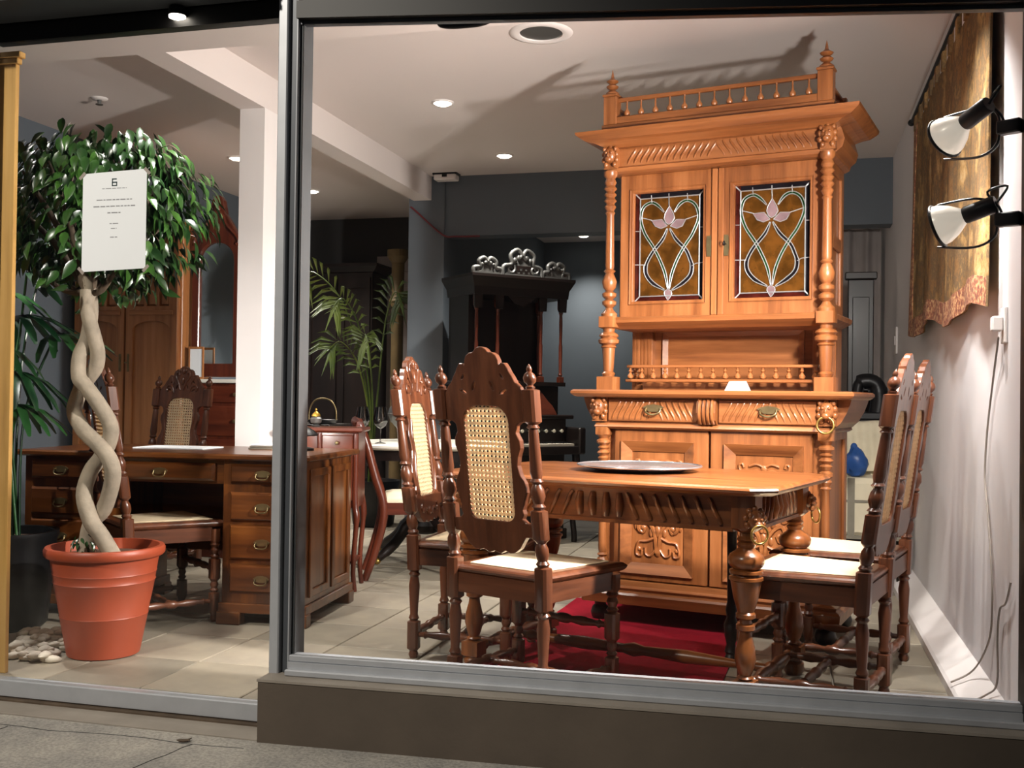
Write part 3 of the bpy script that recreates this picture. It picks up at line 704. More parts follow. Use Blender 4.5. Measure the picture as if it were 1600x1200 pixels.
ob('stretcher', tstretch((0, .03, .088), (0, TW - .03, .088)), TABLE['y'], tb, smooth=40)
ob('stretcher', tstretch((-TL, .03, .088), (-TL, TW - .03, .088)), TABLE['y'], tb, smooth=40)
ob('stretcher', tstretch((-TL, TW / 2, .088), (0, TW / 2, .088)), TABLE['x'], tb, smooth=40)
t = thing('serving_tray', 'round silver tray lying on the dining table', 'tray', (-.60, 4.28, TZ))
ob('dish', G().turned([(0.0, .17), (.006, .19), (.016, .235), (.021, .25), (.024, .25), (.020, .232), (.010, .19), (.008, .165), (.0075, .0)], seg=48), MT['silver'], t, smooth=40)
ob('rim', G().ring((0, 0, .0225), (0, 0, 1), .25, .004, 48, 6), MT['silver'], t, smooth=60)
# ------------------------------------------------------------------ the big carved cabinet
cab = thing('dresser_cabinet', 'tall carved golden oak cabinet with stained glass doors and spindle gallery', 'cabinet', (-.392, 4.965, 0), R(-12.3))
def cb(name, g, ax='z', parent=cab, **k): return ob(name, g, OAK[ax], parent, **k)
def frame_solid(rows):   # stacked rectangular rings (z, x half, y front, y back) -> moulding
    g = G(); vs = []; fs = []
    for z, xh, y0, y1 in rows: vs += [(-xh, y0, z), (xh, y0, z), (xh, y1, z), (-xh, y1, z)]
    n = len(rows)
    for k in range(n - 1):
        for c in range(4): fs.append((k * 4 + c, k * 4 + (c + 1) % 4, (k + 1) * 4 + (c + 1) % 4, (k + 1) * 4 + c))
    fs += [(3, 2, 1, 0), tuple((n - 1) * 4 + c for c in range(4))]
    return g.add(vs, fs)
BUN = [(0, .028), (.012, .042), (.035, .048), (.06, .04), (.072, .028), (.095, .032)]
for x in (-.54, .54):
    for y in (.07, .48): ob('bun_foot', G().turned(BUN, (x, y, 0), 16), BLACKW['z'], cab, smooth=40)
cb('plinth', frame_solid([(.095, .61, .0, .56), (.14, .615, -.005, .56), (.15, .608, .002, .56), (.158, .592, .018, .56), (.170, .596, .014, .56), (.178, .57, .04, .56), (.20, .565, .045, .56)]), 'x')
cb('lower_body', boxes((-.53, .53, .10, .55, .20, .96)), 'z', bevel=.004)
# side panel frames
def side_frame(s, y0, y1, z0, z1, x):
    g = G().plate([(y0, z0), (y1, z0), (y1, z1), (y0, z1)], [[(y0 + .06, z0 + .06), (y1 - .06, z0 + .06), (y1 - .06, z1 - .06), (y0 + .06, z1 - .06)]], s * x, s * (x + .014), plane='yz')
    return g
for s in (-1, 1): cb('side_frame', side_frame(s, .12, .55, .20, .96, .53), 'z', bevel=.003)
# lower doors
def scroll_panel(s, x0, x1, z0, z1, y):
    """acanthus scrolls inside a panel"""
    g = G(); cx, cz = (x0 + x1) / 2, (z0 + z1) / 2; w_, h_ = (x1 - x0) / 2, (z1 - z0) / 2
    for m in (-1, 1):
        P = lambda u, v: (cx + m * u * w_, y, cz + v * h_)
        g.tube(smoothpts([P(.05, -.75), P(.12, -.2), P(.35, .15), P(.7, .3), P(.82, .0), P(.62, -.15), P(.5, .02)], 5), [.011] * 24 + [.008] * 7, 6)
        g.tube(smoothpts([P(.06, .1), P(.2, .6), P(.5, .8), P(.85, .75), P(.92, .5), P(.75, .42), P(.66, .55)], 5), .009, 6)
        g.tube(smoothpts([P(.15, -.3), P(.45, -.4), P(.8, -.45), P(.9, -.8), P(.7, -.85), P(.66, -.68)], 5), .009, 6)
        g.tube(smoothpts([P(.1, -.65), P(.3, -.85), P(.5, -.8), P(.52, -.6)], 5), .008, 6)
        g.ball(P(.6, .0), .015, .009, .015, 8, 6); g.ball(P(.35, .35), .013, .009, .02, 8, 6); g.ball(P(.8, -.65), .012, .008, .012, 8, 6)
        g.ball(P(.28, -.15), .012, .008, .022, 8, 6); g.ball(P(.93, .1), .010, .008, .03, 8, 6)
    g.ball((cx, y, cz - .1 * h_), .016, .010, .03); g.ball((cx, y, cz + .45 * h_), .020, .010, .035); g.ball((cx, y, cz - .7 * h_), .018, .010, .028)
    return g
def bevelframe(x0, x1, z0, z1, yo, yi, w_):   # sloping picture-frame moulding
    a = [(x0, yo, z0), (x1, yo, z0), (x1, yo, z1), (x0, yo, z1)]; b = [(x0 + w_, yi, z0 + w_), (x1 - w_, yi, z0 + w_), (x1 - w_, yi, z1 - w_), (x0 + w_, yi, z1 - w_)]
    c = [(p[0], yi + .012, p[2]) for p in a]; d = [(p[0], yi + .012, p[2]) for p in b]
    vs = a + b + c + d; fs = []
    for k in range(4):
        m = (k + 1) % 4; fs += [(k, m, 4 + m, 4 + k), (8 + k, 12 + k, 12 + m, 8 + m), (k, 8 + k, 8 + m, m), (4 + k, 4 + m, 12 + m, 12 + k)]
    return G().add(vs, fs)
for s in (-1, 1):
    x0, x1 = (.006, .475) if s > 0 else (-.475, -.006)
    px0, px1 = (.085, .425) if s > 0 else (-.425, -.085)
    d = cb('door', G().plate([(x0, .205), (x1, .205), (x1, .935), (x0, .935)], [[(px0, .25), (px1, .25), (px1, .865), (px0, .865)]], .07, .10), 'z', bevel=.003)
    cb('moulding', bevelframe(px0 - .012, px1 + .012, .238, .877, .058, .082, .05), 'x', d)
    cb('panel', boxes((px0 + .02, px1 - .02, .088, .098, .28, .84)), 'z', d)
    cb('rail', boxes((px0 + .036, px1 - .036, .078, .09, .625, .665)), 'x', d, bevel=.006)
    cb('carving', scroll_panel(s, px0 + .05, px1 - .05, .30, .615, .088), 'x', d, smooth=60)
    g = G(); cx = (px0 + px1) / 2
    for m in (-1, 1):
        g.tube([(cx + m * u, .088, z) for u, _, z in smoothpts([(.0, 0, .74), (.04, 0, .755), (.08, 0, .74), (.11, 0, .755), (.115, 0, .78), (.10, 0, .785), (.095, 0, .77)], 4)], .008, 6)
        g.tube([(cx + m * u, .088, z) for u, _, z in smoothpts([(.0, 0, .77), (.035, 0, .785), (.07, 0, .775)], 4)], .008, 6)
    g.ball((cx, .088, .765), .016, .01, .02)
    cb('carving', g, 'x', d, smooth=60)
    if s > 0: ob('keyhole', G().turned([(0, .008), (.004, .007), (.004, 0)], axis=((.03, .07, .58), (0, -1, 0)), seg=10), MT['aged_brass'], d)
# lower corner columns
LCOL = [(.20, .036, 1), (.225, .036, 1), (.23, .02), (.245, .032), (.27, .036), (.295, .026), (.305, .017), (.315, .027), (.325, .018), (.345, .022), (.60, .019), (.68, .018), (.69, .026), (.70, .017), (.72, .028), (.735, .019), (.745, .031), (.76, .031), (.77, .018), (.79, .029),
        (.80, .019), (.815, .034), (.83, .020), (.84, .03), (.85, .019), (.865, .036), (.875, .036), (.885, .022), (.90, .034), (.905, .036, 1), (.96, .036, 1)]
for s in (-1, 1): cb('column', G().turned(LCOL, (s * .535, .075, 0), 18), 'z', smooth=40)
# drawer frieze
cb('drawer_case', boxes((-.55, .55, .055, .55, .955, 1.09)), 'x', bevel=.003)
cb('string_moulding', frame_solid([(.935, .55, .05, .55), (.945, .57, .035, .55), (.955, .565, .04, .55), (.962, .56, .045, .55)]), 'x')
def gadroon(x0, x1, z0, z1, y, n, sl):
    g = G()
    for k in range(n):
        x = x0 + (x1 - x0) * (k + .5) / n; s = sl if k < n / 2 else -sl; h = z1 - z0
        g.tube(smoothpts([(x - s * .024, y + .004, z0), (x - s * .016, y + .0005, z0 + .25 * h), (x, y - .0005, z0 + .55 * h), (x + s * .014, y + .001, z0 + .85 * h), (x + s * .018, y + .005, z1)], 3), .0062, 6)
    return g
for s in (-1, 1):
    x0, x1 = (.05, .50) if s > 0 else (-.50, -.05)
    d = cb('drawer', boxes((x0, x1, .040, .06, .972, 1.08)), 'x', bevel=.004)
    cb('carving', gadroon(x0 + .03, x1 - .03, .982, 1.07, .040, 13, 1), 'x', d, smooth=60)
    cx = (x0 + x1) / 2 + .01
    h = ob('handle', G().plate([(-.055, .0), (-.03, .010), (0, .014), (.03, .010), (.055, 0), (.035, -.012), (.02, -.022), (-.02, -.022), (-.035, -.012)], (), -.004, 0).mapv(lambda p: Vector((p.x + cx, p.y + .034, p.z + 1.042))), MT['aged_brass'], d)
    ob('bail', G().tube(smoothpts([(cx - .036, .03, 1.038), (cx - .034, .02, 1.018), (cx, .016, 1.006), (cx + .034, .02, 1.018), (cx + .036, .03, 1.038)], 4), .005, 6), MT['aged_brass'], h, smooth=60)
g = G()
g.add(*((lambda p: ([(a, y_, z_) for a in (-.045, .045) for y_, z_ in p], [tuple(range(len(p))), tuple(reversed(range(len(p), 2 * len(p))))] + [(i, (i + 1) % len(p), len(p) + (i + 1) % len(p), len(p) + i) for i in range(len(p))]))([(.06, .965), (.035, .965), (.012, .985), (.004, 1.02), (.010, 1.06), (.02, 1.088), (.06, 1.088)])))
for x in (-.03, -.01, .01, .03): g.tube(smoothpts([(x, .030, .968), (x, .008, .99), (x, .0, 1.02), (x, .006, 1.06), (x, .018, 1.085)], 3), .0075, 6)
cb('corbel', g, 'z', bevel=0)
def lion(cx, cy, cz, k=1.0):
    g = G()
    g.box(cx - .036 * k, cx + .036 * k, cy + .01, cy + .045, cz - .06 * k, cz + .062 * k)
    g.ball((cx, cy + .004, cz + .01), .033 * k, .028 * k, .042 * k, 12, 8); g.ball((cx, cy - .022 * k, cz - .014 * k), .02 * k, .016 * k, .016 * k)
    g.ball((cx, cy - .026 * k, cz + .004 * k), .007 * k, .008 * k, .016 * k)
    for s in (-1, 1):
        g.ball((cx + s * .014 * k, cy - .020 * k, cz + .02 * k), .008 * k); g.ball((cx + s * .03 * k, cy - .002, cz + .042 * k), .010 * k, .010 * k, .012 * k)
    for q in range(9):
        a = R(-50 + 35 * q); g.ball((cx + .036 * k * math.cos(a), cy + .006, cz + .048 * k * math.sin(a)), .013 * k, .013 * k, .016 * k, 7, 5)
    return g
for s in (-1, 1):
    m = cb('lion_mask', lion(s * .545, .022, 1.03), 'z', smooth=60)
    if s > 0: ob('ring_handle', G().ring((.545, -.006, .975), (.1, -1, 0.1), .036, .0055), MT['brass'], m, smooth=60)
for s in (-1, 1):   # swelling side frieze
    g = G(); pr = [(0, .955), (.02, .957), (.05, .985), (.075, 1.03), (.09, 1.07), (.095, 1.09), (0, 1.09)]
    g.plate([(s * (.548 + a), z) for a, z in pr], (), .07, .55)
    cb('side_cove', g, 'y')
cb('ledge', frame_solid([(1.088, .645, -.01, .56), (1.095, .66, -.022, .56), (1.105, .67, -.032, .56), (1.116, .67, -.032, .56), (1.124, .66, -.024, .56)]), 'x')
# open niche
cb('back_panel', boxes((-.50, .50, .44, .47, 1.124, 1.44)), 'x')
cb('raised_panel', bevelframe(-.36, .36, 1.17, 1.43, .425, .438, .03), 'x', bevel=.002)
for s in (-1, 1):
    pl_ = cb('pilaster', boxes((s * .46 - .055, s * .46 + .055, .40, .55, 1.124, 1.44)), 'z', bevel=.003)
    g = G()
    for k in range(5): g.box(s * .46 - .044 + .019 * k, s * .46 - .034 + .019 * k, .396, .402, 1.15, 1.42)
    cb('flute', g, 'z', pl_)
NB = [(0, .006), (.006, .014), (.016, .016), (.026, .009), (.032, .005), (.040, .011), (.046, .006), (.056, .008)]
nb = mesh('baluster', G().turned(NB, seg=10), OAK['z'], 40)
gal = thing('x', 'x', 'x'); gal.name = 'gallery'; gal.parent = cab
for k in ('label', 'category'): del gal[k]
ga = cb('gallery_rail', boxes((-.47, .47, .205, .235, 1.236, 1.25), (-.47, -.445, .205, .42, 1.236, 1.25), (.445, .47, .205, .42, 1.236, 1.25)), 'x', gal, bevel=.003)
cb('gallery_base', boxes((-.475, .475, .20, .24, 1.165, 1.18), (-.475, -.44, .2, .42, 1.165, 1.18), (.44, .475, .2, .42, 1.165, 1.18), (-.42, .42, .30, .44, 1.124, 1.165)), 'x', gal, bevel=.003)
for k in range(16): ob('baluster', nb, None, gal, loc=(-.455 + .91 * k / 15, .22, 1.18))
for s in (-1, 1):
    for k in (1, 2): ob('baluster', nb, None, gal, loc=(s * .4575, .22 + .065 * k, 1.18))
# front columns
NCOL = [(1.124, .05, 1), (1.188, .05, 1), (1.19, .028), (1.205, .034), (1.215, .024), (1.23, .026), (1.33, .032), (1.335, .04), (1.345, .032), (1.355, .05), (1.37, .052), (1.38, .04), (1.39, .05), (1.40, .044), (1.41, .028), (1.425, .030), (1.432, .044, 1), (1.485, .044, 1)]
UCOL = [(1.485, .038), (1.50, .040), (1.515, .025), (1.53, .017), (1.545, .034), (1.56, .036), (1.572, .018), (1.585, .034), (1.60, .036), (1.612, .018), (1.63, .032), (1.66, .037), (1.69, .025), (1.70, .02), (1.712, .03), (1.72, .02), (1.735, .023), (1.99, .019), (2.0, .025), (2.01, .018),
        (2.03, .029), (2.045, .019), (2.06, .032), (2.075, .02), (2.09, .031), (2.105, .019), (2.12, .033), (2.135, .022), (2.15, .03), (2.17, .022), (2.185, .034), (2.205, .034)]
for s in (-1, 1):
    c = cb('column', G().turned(NCOL, (s * .525, .10, 0), 18), 'z', smooth=40)
    cb('upper_shaft', G().turned(UCOL, (s * .525, .10, 0), 18), 'z', c, smooth=40)
# upper case
cb('canopy', frame_solid([(1.425, .50, .14, .55), (1.44, .53, .11, .55), (1.455, .56, .08, .55), (1.475, .565, .075, .55), (1.482, .555, .085, .55)]), 'x')
cb('upper_body', boxes((-.505, -.485, .20, .55, 1.48, 2.22), (.485, .505, .20, .55, 1.48, 2.22), (-.485, .485, .53, .55, 1.48, 2.22), (-.485, .485, .2, .53, 2.2, 2.22), (-.485, .485, .2, .53, 1.48, 1.50)), 'z')
for s in (-1, 1):
    cb('side_frame', side_frame(s, .22, .55, 1.48, 2.21, .505), 'z', bevel=.003)
    cb('side_rail', boxes((s * .505 - .014 if s < 0 else .505, s * .505 if s < 0 else .519, .28, .49, 1.80, 1.86)), 'y', bevel=.002)
for z in (1.70, 1.955): cb('shelf', boxes((-.485, .485, .24, .53, z, z + .02)), 'x')
# objects dimly seen are left to the mottled glass
RX0, RX1, GZ0, GZ1 = .075, .432, 1.565, 2.105
def gp(px, py, s):
    u = (px - 895) / 605; yt = 65 - 40 * u; yb = 965 - 22 * u
    v = 1 - (py - yt) / (yb - yt); x = (RX0 + u * (RX1 - RX0)) if s > 0 else (-RX1 + u * (RX1 - RX0))
    return Vector((x, .205, GZ0 + v * (GZ1 - GZ0)))
GREEN_L = [(1150, 215), (1095, 160), (1040, 135), (975, 165), (948, 225), (948, 300), (985, 400), (1060, 510), (1120, 620), (1165, 730), (1188, 850)]
GREEN_R = [(1240, 215), (1290, 145), (1350, 118), (1410, 145), (1442, 205), (1445, 280), (1395, 400), (1335, 490), (1270, 605), (1222, 730), (1202, 850)]
DROP_L = [(1180, 350), (1140, 440), (1055, 545), (1010, 620), (990, 680), (1003, 745), (1060, 810), (1160, 862)]
DROP_R = [(1200, 350), (1255, 440), (1340, 525), (1378, 605), (1395, 665), (1380, 740), (1315, 805), (1225, 862)]
for s in (-1, 1):
    x0, x1 = (.006, .50) if s > 0 else (-.50, -.006)
    gx0, gx1 = (RX0, RX1) if s > 0 else (-RX1, -RX0)
    d = cb('door', G().plate([(x0, 1.485), (x1, 1.485), (x1, 2.195), (x0, 2.195)], [[(gx0, GZ0), (gx1, GZ0), (gx1, GZ1), (gx0, GZ1)]], .175, .20), 'z', bevel=.003)
    cb('glazing_bead', bevelframe(gx0 - .016, gx1 + .016, GZ0 - .016, GZ1 + .016, .168, .19, .018), 'z', d)
    cb('stile', boxes((.002 if s > 0 else -.030, .03 if s > 0 else -.002, .163, .176, 1.487, 2.193)), 'z', d, bevel=.004)
    B = .026
    ob('pane', boxes((gx0 + B, gx1 - B, .208, .2105, GZ0 + B, GZ1 - B)), MT['amber'], d)
    for k, b in enumerate([(gx0, gx0 + B, GZ0, GZ1), (gx1 - B, gx1, GZ0, GZ1), (gx0 + B, gx1 - B, GZ0, GZ0 + B), (gx0 + B, gx1 - B, GZ1 - B, GZ1)]):
        ob('border_pane', boxes((b[0], b[1], .208, .2105, b[2], b[3])), MT['red_glass'] if k in (0, 2) else MT['navy_glass'], d)
    lead = G()
    def came(pts, r_=.0032, sm=True):
        q = [gp(a, b, s) for a, b in pts]; lead.tube(smoothpts(q, 4) if sm else q, r_, 6)
    for path, mat_, wid in ((GREEN_L, 'green_glass', .012), (GREEN_R, 'green_glass', .012), (DROP_L, 'navy_glass', .014), (DROP_R, 'navy_glass', .014)):
        q = smoothpts([gp(a, b, s) for a, b in path], 4); n = len(q); L_, R_ = [], []
        for i, p in enumerate(q):
            tdir = (q[min(i + 1, n - 1)] - q[max(i - 1, 0)]).normalized(); nn = Vector((-tdir.z, 0, tdir.x))
            f = min(1, min(i, n - 1 - i) / 5 + .25); ww = wid * f / 2 * (1.25 if mat_ == 'navy_glass' and i > n / 2 else 1)
            L_.append(p + nn * ww); R_.append(p - nn * ww)
        ob('band_pane', G().strip([p + Vector((0, .001, 0)) for p in L_], [p + Vector((0, .001, 0)) for p in R_], .0015), MT[mat_], d)
        lead.tube(L_, .0026, 6); lead.tube(R_, .0026, 6)
    tear = [(1195, 165), (1160, 225), (1150, 265), (1165, 300), (1190, 318), (1220, 300), (1242, 265), (1230, 225), (1195, 165)]
    jew = [(1190, 855), (1162, 870), (1158, 895), (1175, 925), (1190, 950), (1208, 925), (1224, 895), (1220, 870), (1190, 855)]
    wl = [(1178, 330), (1130, 275), (1040, 285), (1075, 335), (1125, 352), (1178, 330)]; wr = [(1205, 330), (1260, 275), (1340, 275), (1310, 330), (1260, 350), (1205, 330)]
    for pth in (tear, jew, wl, wr):
        q = [gp(a, b, s) for a, b in pth]
        ob('petal_pane', G().plate([(p.x, p.z) for p in q[:-1]], (), .2035, .2075), MT['mauve_glass'], d)
        lead.tube(q, .0028, 6)
    for seg_ in ([(1190, 60), (1193, 165)], [(1035, 75), (1040, 135)], [(1350, 60), (1353, 118)], [(895, 375), (945, 375)], [(895, 655), (990, 655)], [(1450, 340), (1495, 340)], [(1395, 660), (1430, 640), (1495, 632)], [(1055, 285), (955, 262)], [(1340, 275), (1445, 240)]):
        came(seg_, .0024, False)
    for (xa, za, xb, zb) in ((gx0 + B, GZ0 + B, gx1 - B, GZ0 + B), (gx0 + B, GZ1 - B, gx1 - B, GZ1 - B), (gx0 + B, GZ0 + B, gx0 + B, GZ1 - B), (gx1 - B, GZ0 + B, gx1 - B, GZ1 - B),
                             (gx0, GZ0, gx0 + B, GZ0 + B), (gx1, GZ0, gx1 - B, GZ0 + B), (gx0, GZ1, gx0 + B, GZ1 - B), (gx1, GZ1, gx1 - B, GZ1 - B)):
        lead.tube([(xa, .205, za), (xb, .205, zb)], .0034, 6)
    ob('lead_came', lead, MT['lead'], d, smooth=60)
    esc = ob('escutcheon', G().plate([(-.010, -.05), (.010, -.05), (.013, 0), (.010, .05), (-.010, .05), (-.013, 0)], (), .159, .164).mapv(lambda p: Vector((p.x + s * .042 - .0, p.y + .010, p.z + 1.82))), MT['aged_brass'], d)
    if s > 0: ob('key', G().tube([(.042, .17, 1.825), (.042, .14, 1.825)], .003, 6).ring((.042, .135, 1.825), (1, 0, 0), .010, .0028, 14, 6), MT['black_metal'], d, smooth=60)
# frieze, cornice, top gallery
fr = cb('frieze', boxes((-.53, .53, .13, .55, 2.20, 2.345)), 'x', bevel=.003)
cb('carving', gadroon(-.44, .44, 2.245, 2.315, .13, 26, 1), 'x', fr, smooth=60)
cb('frieze_moulding', frame_solid([(2.195, .525, .13, .55), (2.205, .545, .11, .55), (2.222, .55, .105, .55), (2.23, .535, .12, .55)]), 'x')
for s in (-1, 1): cb('lion_mask', lion(s * .525, .085, 2.275, .95), 'z', smooth=60)
for s in (-1, 1):   # swelling side frieze
    g = G(); pr = [(0, 2.21), (.02, 2.215), (.05, 2.24), (.06, 2.275), (.05, 2.31), (.04, 2.34), (0, 2.34)]
    g.plate([(s * (.528 + a), z) for a, z in pr], (), .16, .53); cb('side_cove', g, 'y')
cb('cornice', frame_solid([(2.322, .545, .10, .55), (2.335, .575, .075, .55), (2.345, .60, .055, .56), (2.352, .635, .03, .57), (2.372, .665, .008, .58), (2.380, .675, .0, .58), (2.393, .678, -.002, .58), (2.397, .65, .03, .58)]), 'x')
cb('gallery_plinth', boxes((-.56, .56, .055, .13, 2.395, 2.43), (-.55, .55, .065, .12, 2.43, 2.468), (.48, .56, .13, .50, 2.395, 2.44), (-.56, -.48, .13, .50, 2.395, 2.44)), 'x', bevel=.004)
tg = bpy.data.objects.new('top_gallery', None); COL.objects.link(tg); tg.parent = cab
cb('gallery_rail', boxes((-.49, .49, .08, .105, 2.543, 2.563), (.505, .53, .13, .48, 2.520, 2.538), (-.53, -.505, .13, .48, 2.520, 2.538)), 'x', tg, bevel=.004)
TB = mesh('baluster', G().turned([(0, .007), (.004, .009), (.012, .015), (.022, .016), (.032, .010), (.04, .005), (.07, .004), (.077, .006)], seg=10), OAK['z'], 40)
for k in range(13): ob('baluster', TB, None, tg, loc=(-.44 + .88 * k / 12, .0925, 2.467))
for s in (-1, 1):
    for k in range(4): ob('baluster', TB, None, tg, loc=(s * .5175, .18 + .075 * k, 2.442))
    cb('gallery_post', boxes((s * .5175 - .034, s * .5175 + .034, .058, .126, 2.43, 2.57), (s * .5175 - .039, s * .5175 + .039, .053, .131, 2.57, 2.582)), 'z', tg, bevel=.003)
    cb('gallery_post', boxes((s * .5175 - .025, s * .5175 + .025, .465, .51, 2.43, 2.545)), 'z', tg, bevel=.003)
    cb('finial', G().turned([(2.58, .034), (2.592, .034), (2.602, .022), (2.61, .013), (2.617, .026), (2.625, .031), (2.632, .022), (2.638, .013), (2.645, .025), (2.652, .031), (2.66, .018), (2.668, .009), (2.69, .005), (2.712, .0)], (s * .5175, .092, 0), 14), 'z', tg, smooth=40)
# white folded card on the ledge
t = thing('price_card', 'blank white folded card standing on the ledge of the carved cabinet', 'card', (0, 0, 0))
cm = Matrix.Translation((-.392, 4.965, 0)) @ Matrix.Rotation(R(-12.3), 4, 'Z')
t.location = cm @ Vector((.135, .06, 1.124)); t.rotation_euler = (0, 0, R(-12.3))
g = G(); g.hexa([(-.056, -.02, 0), (.056, -.02, 0), (.056, -.0185, 0), (-.056, -.0185, 0), (-.040, .0, .044), (.040, .0, .044), (.040, .0015, .044), (-.040, .0015, .044)])
ob('front_leaf', g, MT['paper'], t)
g = G(); g.hexa([(-.056, .02, 0), (.056, .02, 0), (.056, .0215, 0), (-.056, .0215, 0), (-.040, .0, .044), (.040, .0, .044), (.040, .0015, .044), (-.040, .0015, .044)])
ob('back_leaf', g, MT['paper'], t)
# ------------------------------------------------------------------ red carpet, pebbles, leaf
g = G()
nx_, ny_ = 24, 44; vs = []; fs = []
for j in range(ny_ + 1):
    for i in range(nx_ + 1):
        x, y = -1.16 + .95 * i / nx_, 3.62 + 2.0 * j / ny_
        vs.append((x + .05 * math.sin(y * 1.3), y, .004 + .0008 * math.sin(x * 37) * math.sin(y * 29)))
for j in range(ny_):
    for i in range(nx_): a = j * (nx_ + 1) + i; fs.append((a, a + 1, a + nx_ + 2, a + nx_ + 1))
n = len(vs); g.add(vs + [(x, y, .0005) for x, y, z in vs], fs + [tuple(n + q for q in reversed(f)) for f in fs])
edge = [i for i in range(nx_ + 1)] + [(j + 1) * (nx_ + 1) - 1 for j in range(1, ny_ + 1)] + [ny_ * (nx_ + 1) + i for i in range(nx_ - 1, -1, -1)] + [j * (nx_ + 1) for j in range(ny_ - 1, 0, -1)]
g.f += [(edge[i], edge[(i + 1) % len(edge)], edge[(i + 1) % len(edge)] + n, edge[i] + n) for i in range(len(edge))]
tag(ob('carpet', g, MT['carpet']), 'plain red carpet under the dining table and carved cabinet', 'carpet')
pebs = []
for k in range(5):
    g = G().ball((0, 0, 0), 1, 1, 1, 8, 6)
    g.mapv(lambda p: Vector((p.x * .030 * rnd.uniform(.85, 1.15), p.y * .022 * rnd.uniform(.85, 1.15), p.z * .014 * rnd.uniform(.85, 1.1))))
    pebs.append(mesh('pebble', g, MT['pebble'], 80))
k = 0
while k < 120:
    u, v = rnd.random(), rnd.random()
    x = -3.30 + .38 * u + .27 * (1 - v); y = 3.60 + .42 * v
    if (x + 2.72) ** 2 + (y - 3.76) ** 2 < .19 ** 2 or x < -3.5 or (x + 3.47) ** 2 + (y - 4.1) ** 2 < .22 ** 2: continue
    o = ob('pebble', pebs[k % 5], None, loc=(x, y, .012 + (.016 if rnd.random() < .3 else 0)), rz=rnd.uniform(0, 6.28))
    o.scale = (rnd.uniform(.7, 1.3),) * 3
    tag(o, 'pale pebble in the loose bed left of the terracotta pot', 'pebble', 'pebbles beside the pot'); k += 1
g = G().plate([(-.02, 0), (-.008, .012), (.012, .010), (.026, .016), (.02, .0), (.026, -.008), (.006, -.010), (-.012, -.006)], (), 0, .003, plane='xy')
t = tag(ob('dead_leaf', g.mapv(lambda p: Vector((p.x, p.y, p.z + .4 * p.x * p.x * 10 + .002))), MT['branch'], loc=(-1.95, 3.13, -.078), rz=.3), 'small dead brown leaf on the concrete pavement', 'leaf')

# ------------------------------------------------------------------ ficus in terracotta pot
pot = thing('plant_pot', 'large terracotta coloured round plant pot holding the ficus', 'pot', (-2.75, 3.81, 0))
ob('body', G().turned([(0, .136), (.004, .143), (.16, .172), (.165, .175), (.17, .173), (.30, .198), (.305, .202), (.31, .199), (.335, .203), (.34, .206), (.345, .204), (.405, .214), (.407, .23), (.415, .237), (.435, .238), (.445, .232), (.446, .214), (.41, .206), (.38, .2), (.38, 0)], seg=40), MT['terracotta'], pot, smooth=40)
ob('soil', G().turned([(.38, .198), (.405, .19), (.415, .1), (.418, 0)], seg=24), MT['soil'], pot, smooth=60)
fic = thing('ficus_tree', 'ficus tree with twisted pale stems and a round leafy crown', 'tree', (-2.80, 3.78, .40))
A1 = [(-2.689, 0.41), (-2.729, 0.494), (-2.77, 0.553), (-2.814, 0.656), (-2.807, 0.751), (-2.772, 0.805), (-2.734, 0.872), (-2.72, 0.946), (-2.758, 1.032), (-2.809, 1.105), (-2.84, 1.142), (-2.848, 1.226), (-2.828, 1.3), (-2.821, 1.411), (-2.826, 1.499), (-2.83, 1.56)]
A2 = [(-2.81, 0.41), (-2.812, 0.535), (-2.752, 0.598), (-2.694, 0.713), (-2.684, 0.787), (-2.721, 0.846), (-2.792, 0.902), (-2.826, 0.93), (-2.88, 0.993), (-2.881, 1.054), (-2.861, 1.11), (-2.804, 1.179), (-2.784, 1.24), (-2.788, 1.3), (-2.815, 1.411), (-2.82, 1.5)]
# which stem is in front at the crossings (z ~ .57, .87, 1.14, 1.4)
def depth1(z): return .03 * math.cos((z - .57) / .285 * PI) * (1 if z < 1.3 else .5)
FO = Vector((-2.80, 3.78, .40))
for A_, s in ((A1, -1), (A2, 1)):
    q = smoothpts([Vector((x, 3.77 + s * depth1(z), z)) - FO for x, z in A_], 4)
    ob('stem', G().tube(q, [.034 - .005 * i / len(q) for i in range(len(q))], 12), MT['bark'], fic, smooth=60)
CC = Vector((-2.87, 3.88, 1.88)) - FO; CR = Vector((.47, .40, .32))
brs = []
for k in range(11):
    a = 2 * PI * k / 11 + rnd.uniform(-.2, .2); el = rnd.uniform(-.1, .9)
    tip = CC + Vector((CR.x * .75 * math.cos(a) * math.cos(el), CR.y * .75 * math.sin(a) * math.cos(el), CR.z * .75 * math.sin(el)))
    base = Vector((-2.83, 3.77, 1.46 + .008 * k)) - FO
    mid = base * .55 + tip * .45 + Vector((0, 0, .03)); q = smoothpts([base, mid, tip], 5)
    ob('branch', G().tube(q, [.022 - .016 * i / (len(q) - 1) for i in range(len(q))], 7), MT['branch'], fic, smooth=60)
    brs.append(q)
for (tx, ty, tz) in ((-3.02, 3.74, 1.56), (-2.66, 3.74, 1.6), (-3.0, 3.9, 1.53)):
    q = smoothpts([Vector((-2.83, 3.77, 1.49)) - FO, Vector(((tx - 2.83) / 2, (ty + 3.77) / 2, 1.50)) - FO, Vector((tx, ty, tz)) - FO], 4)
    ob('branch', G().tube(q, [.016 - .008 * i / (len(q) - 1) for i in range(len(q))], 7), MT['branch'], fic, smooth=60)
